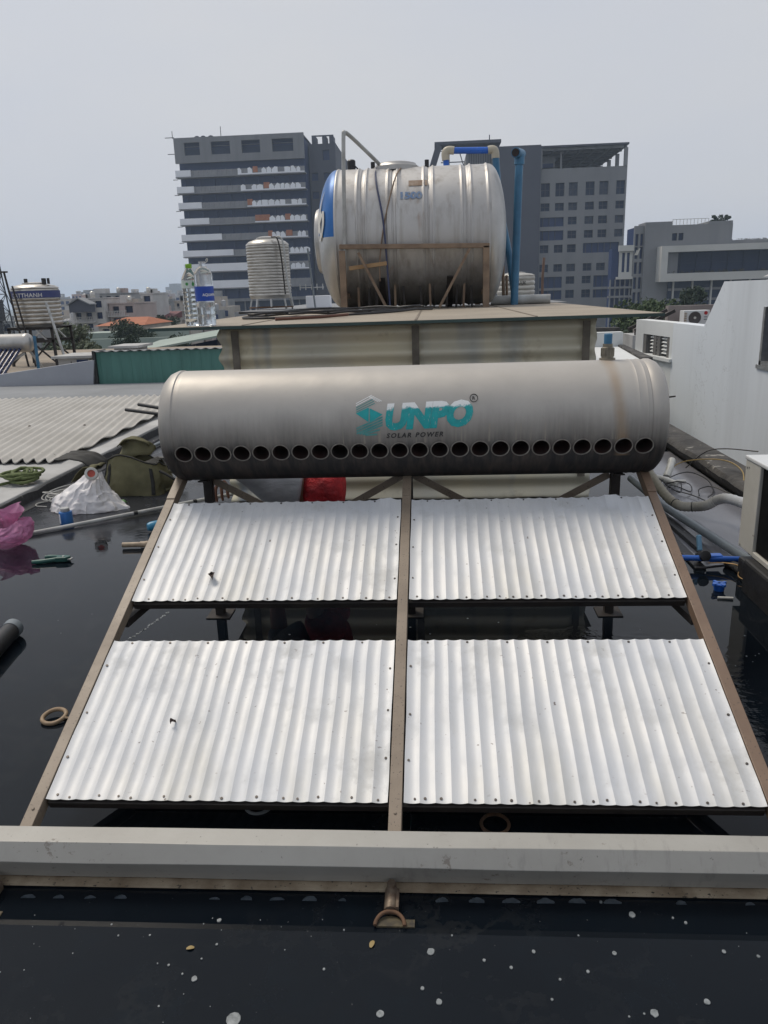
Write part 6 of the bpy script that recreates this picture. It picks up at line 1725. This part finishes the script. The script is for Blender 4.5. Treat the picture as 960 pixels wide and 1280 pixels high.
# trees
tree('pale_tree', 'pale loose tree left of the green wall', -16.05, 35, GZ, .35, 1.15, m_leaf3, 3000, .10, .8, lobes=12, seed=2, loose=.9)
tree('round_tree', 'dark round tree just above the green wall', -15.7, 40, GZ, -.55, .75, m_leaf2, 2600, .07, .7, lobes=9, seed=3)
tree('spreading_tree', 'flat spreading tree before the orange roofed house', -19.2, 50, GZ, -.05, 1.5, m_leaf2, 3000, .10, .45, lobes=12, seed=4)
tree('dark_tree', 'dark bushy tree beside the maroon roof', -23.9, 70, GZ, -.05, 1.35, m_leaf2, 2600, .12, .8, lobes=9, seed=5)
tree('green_tree', 'mid green tree behind the left bottle', -25.6, 88, GZ, .8, 1.3, m_leaf1, 2000, .13, .8, lobes=8, seed=6)
tree('small_tree', 'small green shrub poking over the green wall, left of the dark round tree', -17.0, 39, GZ, -.65, .5, m_leaf1, 1200, .06, .8, lobes=6, seed=7)
tree('bushy_tree', 'bushy green tree under the green shed roof', -11.2, 34, GZ, -.35, 1.0, m_leaf2, 2200, .08, .7, lobes=8, seed=8)
tree('bushy_tree', 'bushy tree far left behind the blue banded tank', -29.0, 60, GZ, -.5, 1.4, m_leaf1, 2200, .11, .7, lobes=8, seed=9)
tree('broad_tree', 'broad green tree between the shed roof tip and the long block', 12.0, 45, GZ, .35, 1.9, m_leaf1, 4200, .13, .6, lobes=13, seed=10)
tree('broad_tree', 'dark green tree beside the louvred white wall', 8.0, 31, GZ, -.05, 1.1, m_leaf2, 3600, .10, .8, lobes=11, seed=11)
tree('broad_tree', 'green tree behind the pinkish wall at right', 19.0, 60, GZ, 1.1, 1.5, m_leaf2, 2600, .13, .7, lobes=9, seed=12)
# ---------------------------------------------------------------- sky, sun, haze, camera
w = bpy.data.worlds.new('World'); SC.world = w; w.use_nodes = True
nt = w.node_tree; bg = nt.nodes['Background']
sk_ = nt.nodes.new('ShaderNodeTexSky'); sk_.sky_type = 'NISHITA'; sk_.sun_disc = False
SUN_EL, SUN_AZ = 58, 312     # azimuth the sun stands at, clockwise from +Y
sk_.sun_elevation = R(SUN_EL); sk_.sun_rotation = R(SUN_AZ)
sk_.air_density = 1.2; sk_.dust_density = 6; sk_.ozone_density = 1.5
hs = nt.nodes.new('ShaderNodeHueSaturation'); hs.inputs['Saturation'].default_value = .25; hs.inputs['Value'].default_value = .9
nt.links.new(sk_.outputs['Color'], hs.inputs['Color'])
mx = nt.nodes.new('ShaderNodeMix'); mx.data_type = 'RGBA'; mx.inputs[0].default_value = .86
nt.links.new(hs.outputs['Color'], mx.inputs[6]); 
wt = nt.nodes.new('ShaderNodeTexCoord'); wm_ = nt.nodes.new('ShaderNodeMapping'); wm_.inputs['Scale'].default_value = (1, 1, 2.6)
wn_ = nt.nodes.new('ShaderNodeTexNoise'); wn_.inputs['Scale'].default_value = 1.6; wn_.inputs['Detail'].default_value = 4
nt.links.new(wt.outputs['Generated'], wm_.inputs['Vector']); nt.links.new(wm_.outputs['Vector'], wn_.inputs['Vector'])
wr_ = nt.nodes.new('ShaderNodeValToRGB'); wr_.color_ramp.elements[0].position = .3; wr_.color_ramp.elements[1].position = .7
wr_.color_ramp.elements[0].color = (.87, .935, 1.08, 1); wr_.color_ramp.elements[1].color = (.99, 1.015, 1.07, 1)
nt.links.new(wn_.outputs['Fac'], wr_.inputs['Fac'])
vm = nt.nodes.new('ShaderNodeVectorMath'); vm.operation = 'SCALE'; vm.inputs['Scale'].default_value = 6.65
nt.links.new(wr_.outputs['Color'], vm.inputs[0]); nt.links.new(vm.outputs[0], mx.inputs[7])
nt.links.new(mx.outputs[2], bg.inputs['Color']); bg.inputs['Strength'].default_value = .10
sl = bpy.data.lights.new('sun', 'SUN'); sl.energy = 2.0; sl.angle = R(20); sl.color = (1, .90, .76)
so = bpy.data.objects.new('sun', sl); COL.objects.link(so)
d = Vector((math.sin(R(SUN_AZ)) * math.cos(R(SUN_EL)), math.cos(R(SUN_AZ)) * math.cos(R(SUN_EL)), math.sin(R(SUN_EL))))
so.rotation_euler = d.to_track_quat('Z', 'Y').to_euler(); so.location = d * 30
# hazy air
HAZE = .0006
if HAZE:
    hz = MB().box(-1600, 1600, -310, 2000, GZ - 1.6, 37.5).build('haze', [])
    hm_ = bpy.data.materials.new('haze_air'); hm_.use_nodes = True
    n_ = hm_.node_tree; n_.nodes.clear()
    out = n_.nodes.new('ShaderNodeOutputMaterial'); pv = n_.nodes.new('ShaderNodeVolumePrincipled')
    pv.inputs['Color'].default_value = (.68, .82, 1.0, 1); pv.inputs['Density'].default_value = HAZE; pv.inputs['Anisotropy'].default_value = .2
    n_.links.new(pv.outputs['Volume'], out.inputs['Volume'])
    hz.data.materials.append(hm_); hz['kind'] = 'stuff'; hz['label'] = 'pale hazy air over the city'; hz['category'] = 'haze'
cam = bpy.data.cameras.new('camera'); cam.sensor_fit = 'VERTICAL'; cam.sensor_height = 36; cam.sensor_width = 27
cam.lens = 967.88 / 1280 * 36; cam.clip_start = .05; cam.clip_end = 4000
co = bpy.data.objects.new('camera', cam); COL.objects.link(co)
rx = Vector((0.99772478, 0.05958107, -0.03154939)); uy = Vector((0.01402119, 0.27435368, 0.96152663)); fz = Vector((-0.06594447, 0.95978131, -0.27289407))
co.matrix_world = Matrix((( rx.x, uy.x, -fz.x, .1039), (rx.y, uy.y, -fz.y, 0), (rx.z, uy.z, -fz.z, 1.28), (0, 0, 0, 1)))
SC.camera = co
SC.view_settings.view_transform = 'Standard'; SC.view_settings.look = 'None'; SC.view_settings.exposure = 0; SC.view_settings.gamma = 1
SC.view_settings.use_curve_mapping = False
SC.render.engine = 'CYCLES'
SC.cycles.volume_bounces = 1
SC.render.resolution_x, SC.render.resolution_y = 768, 1024
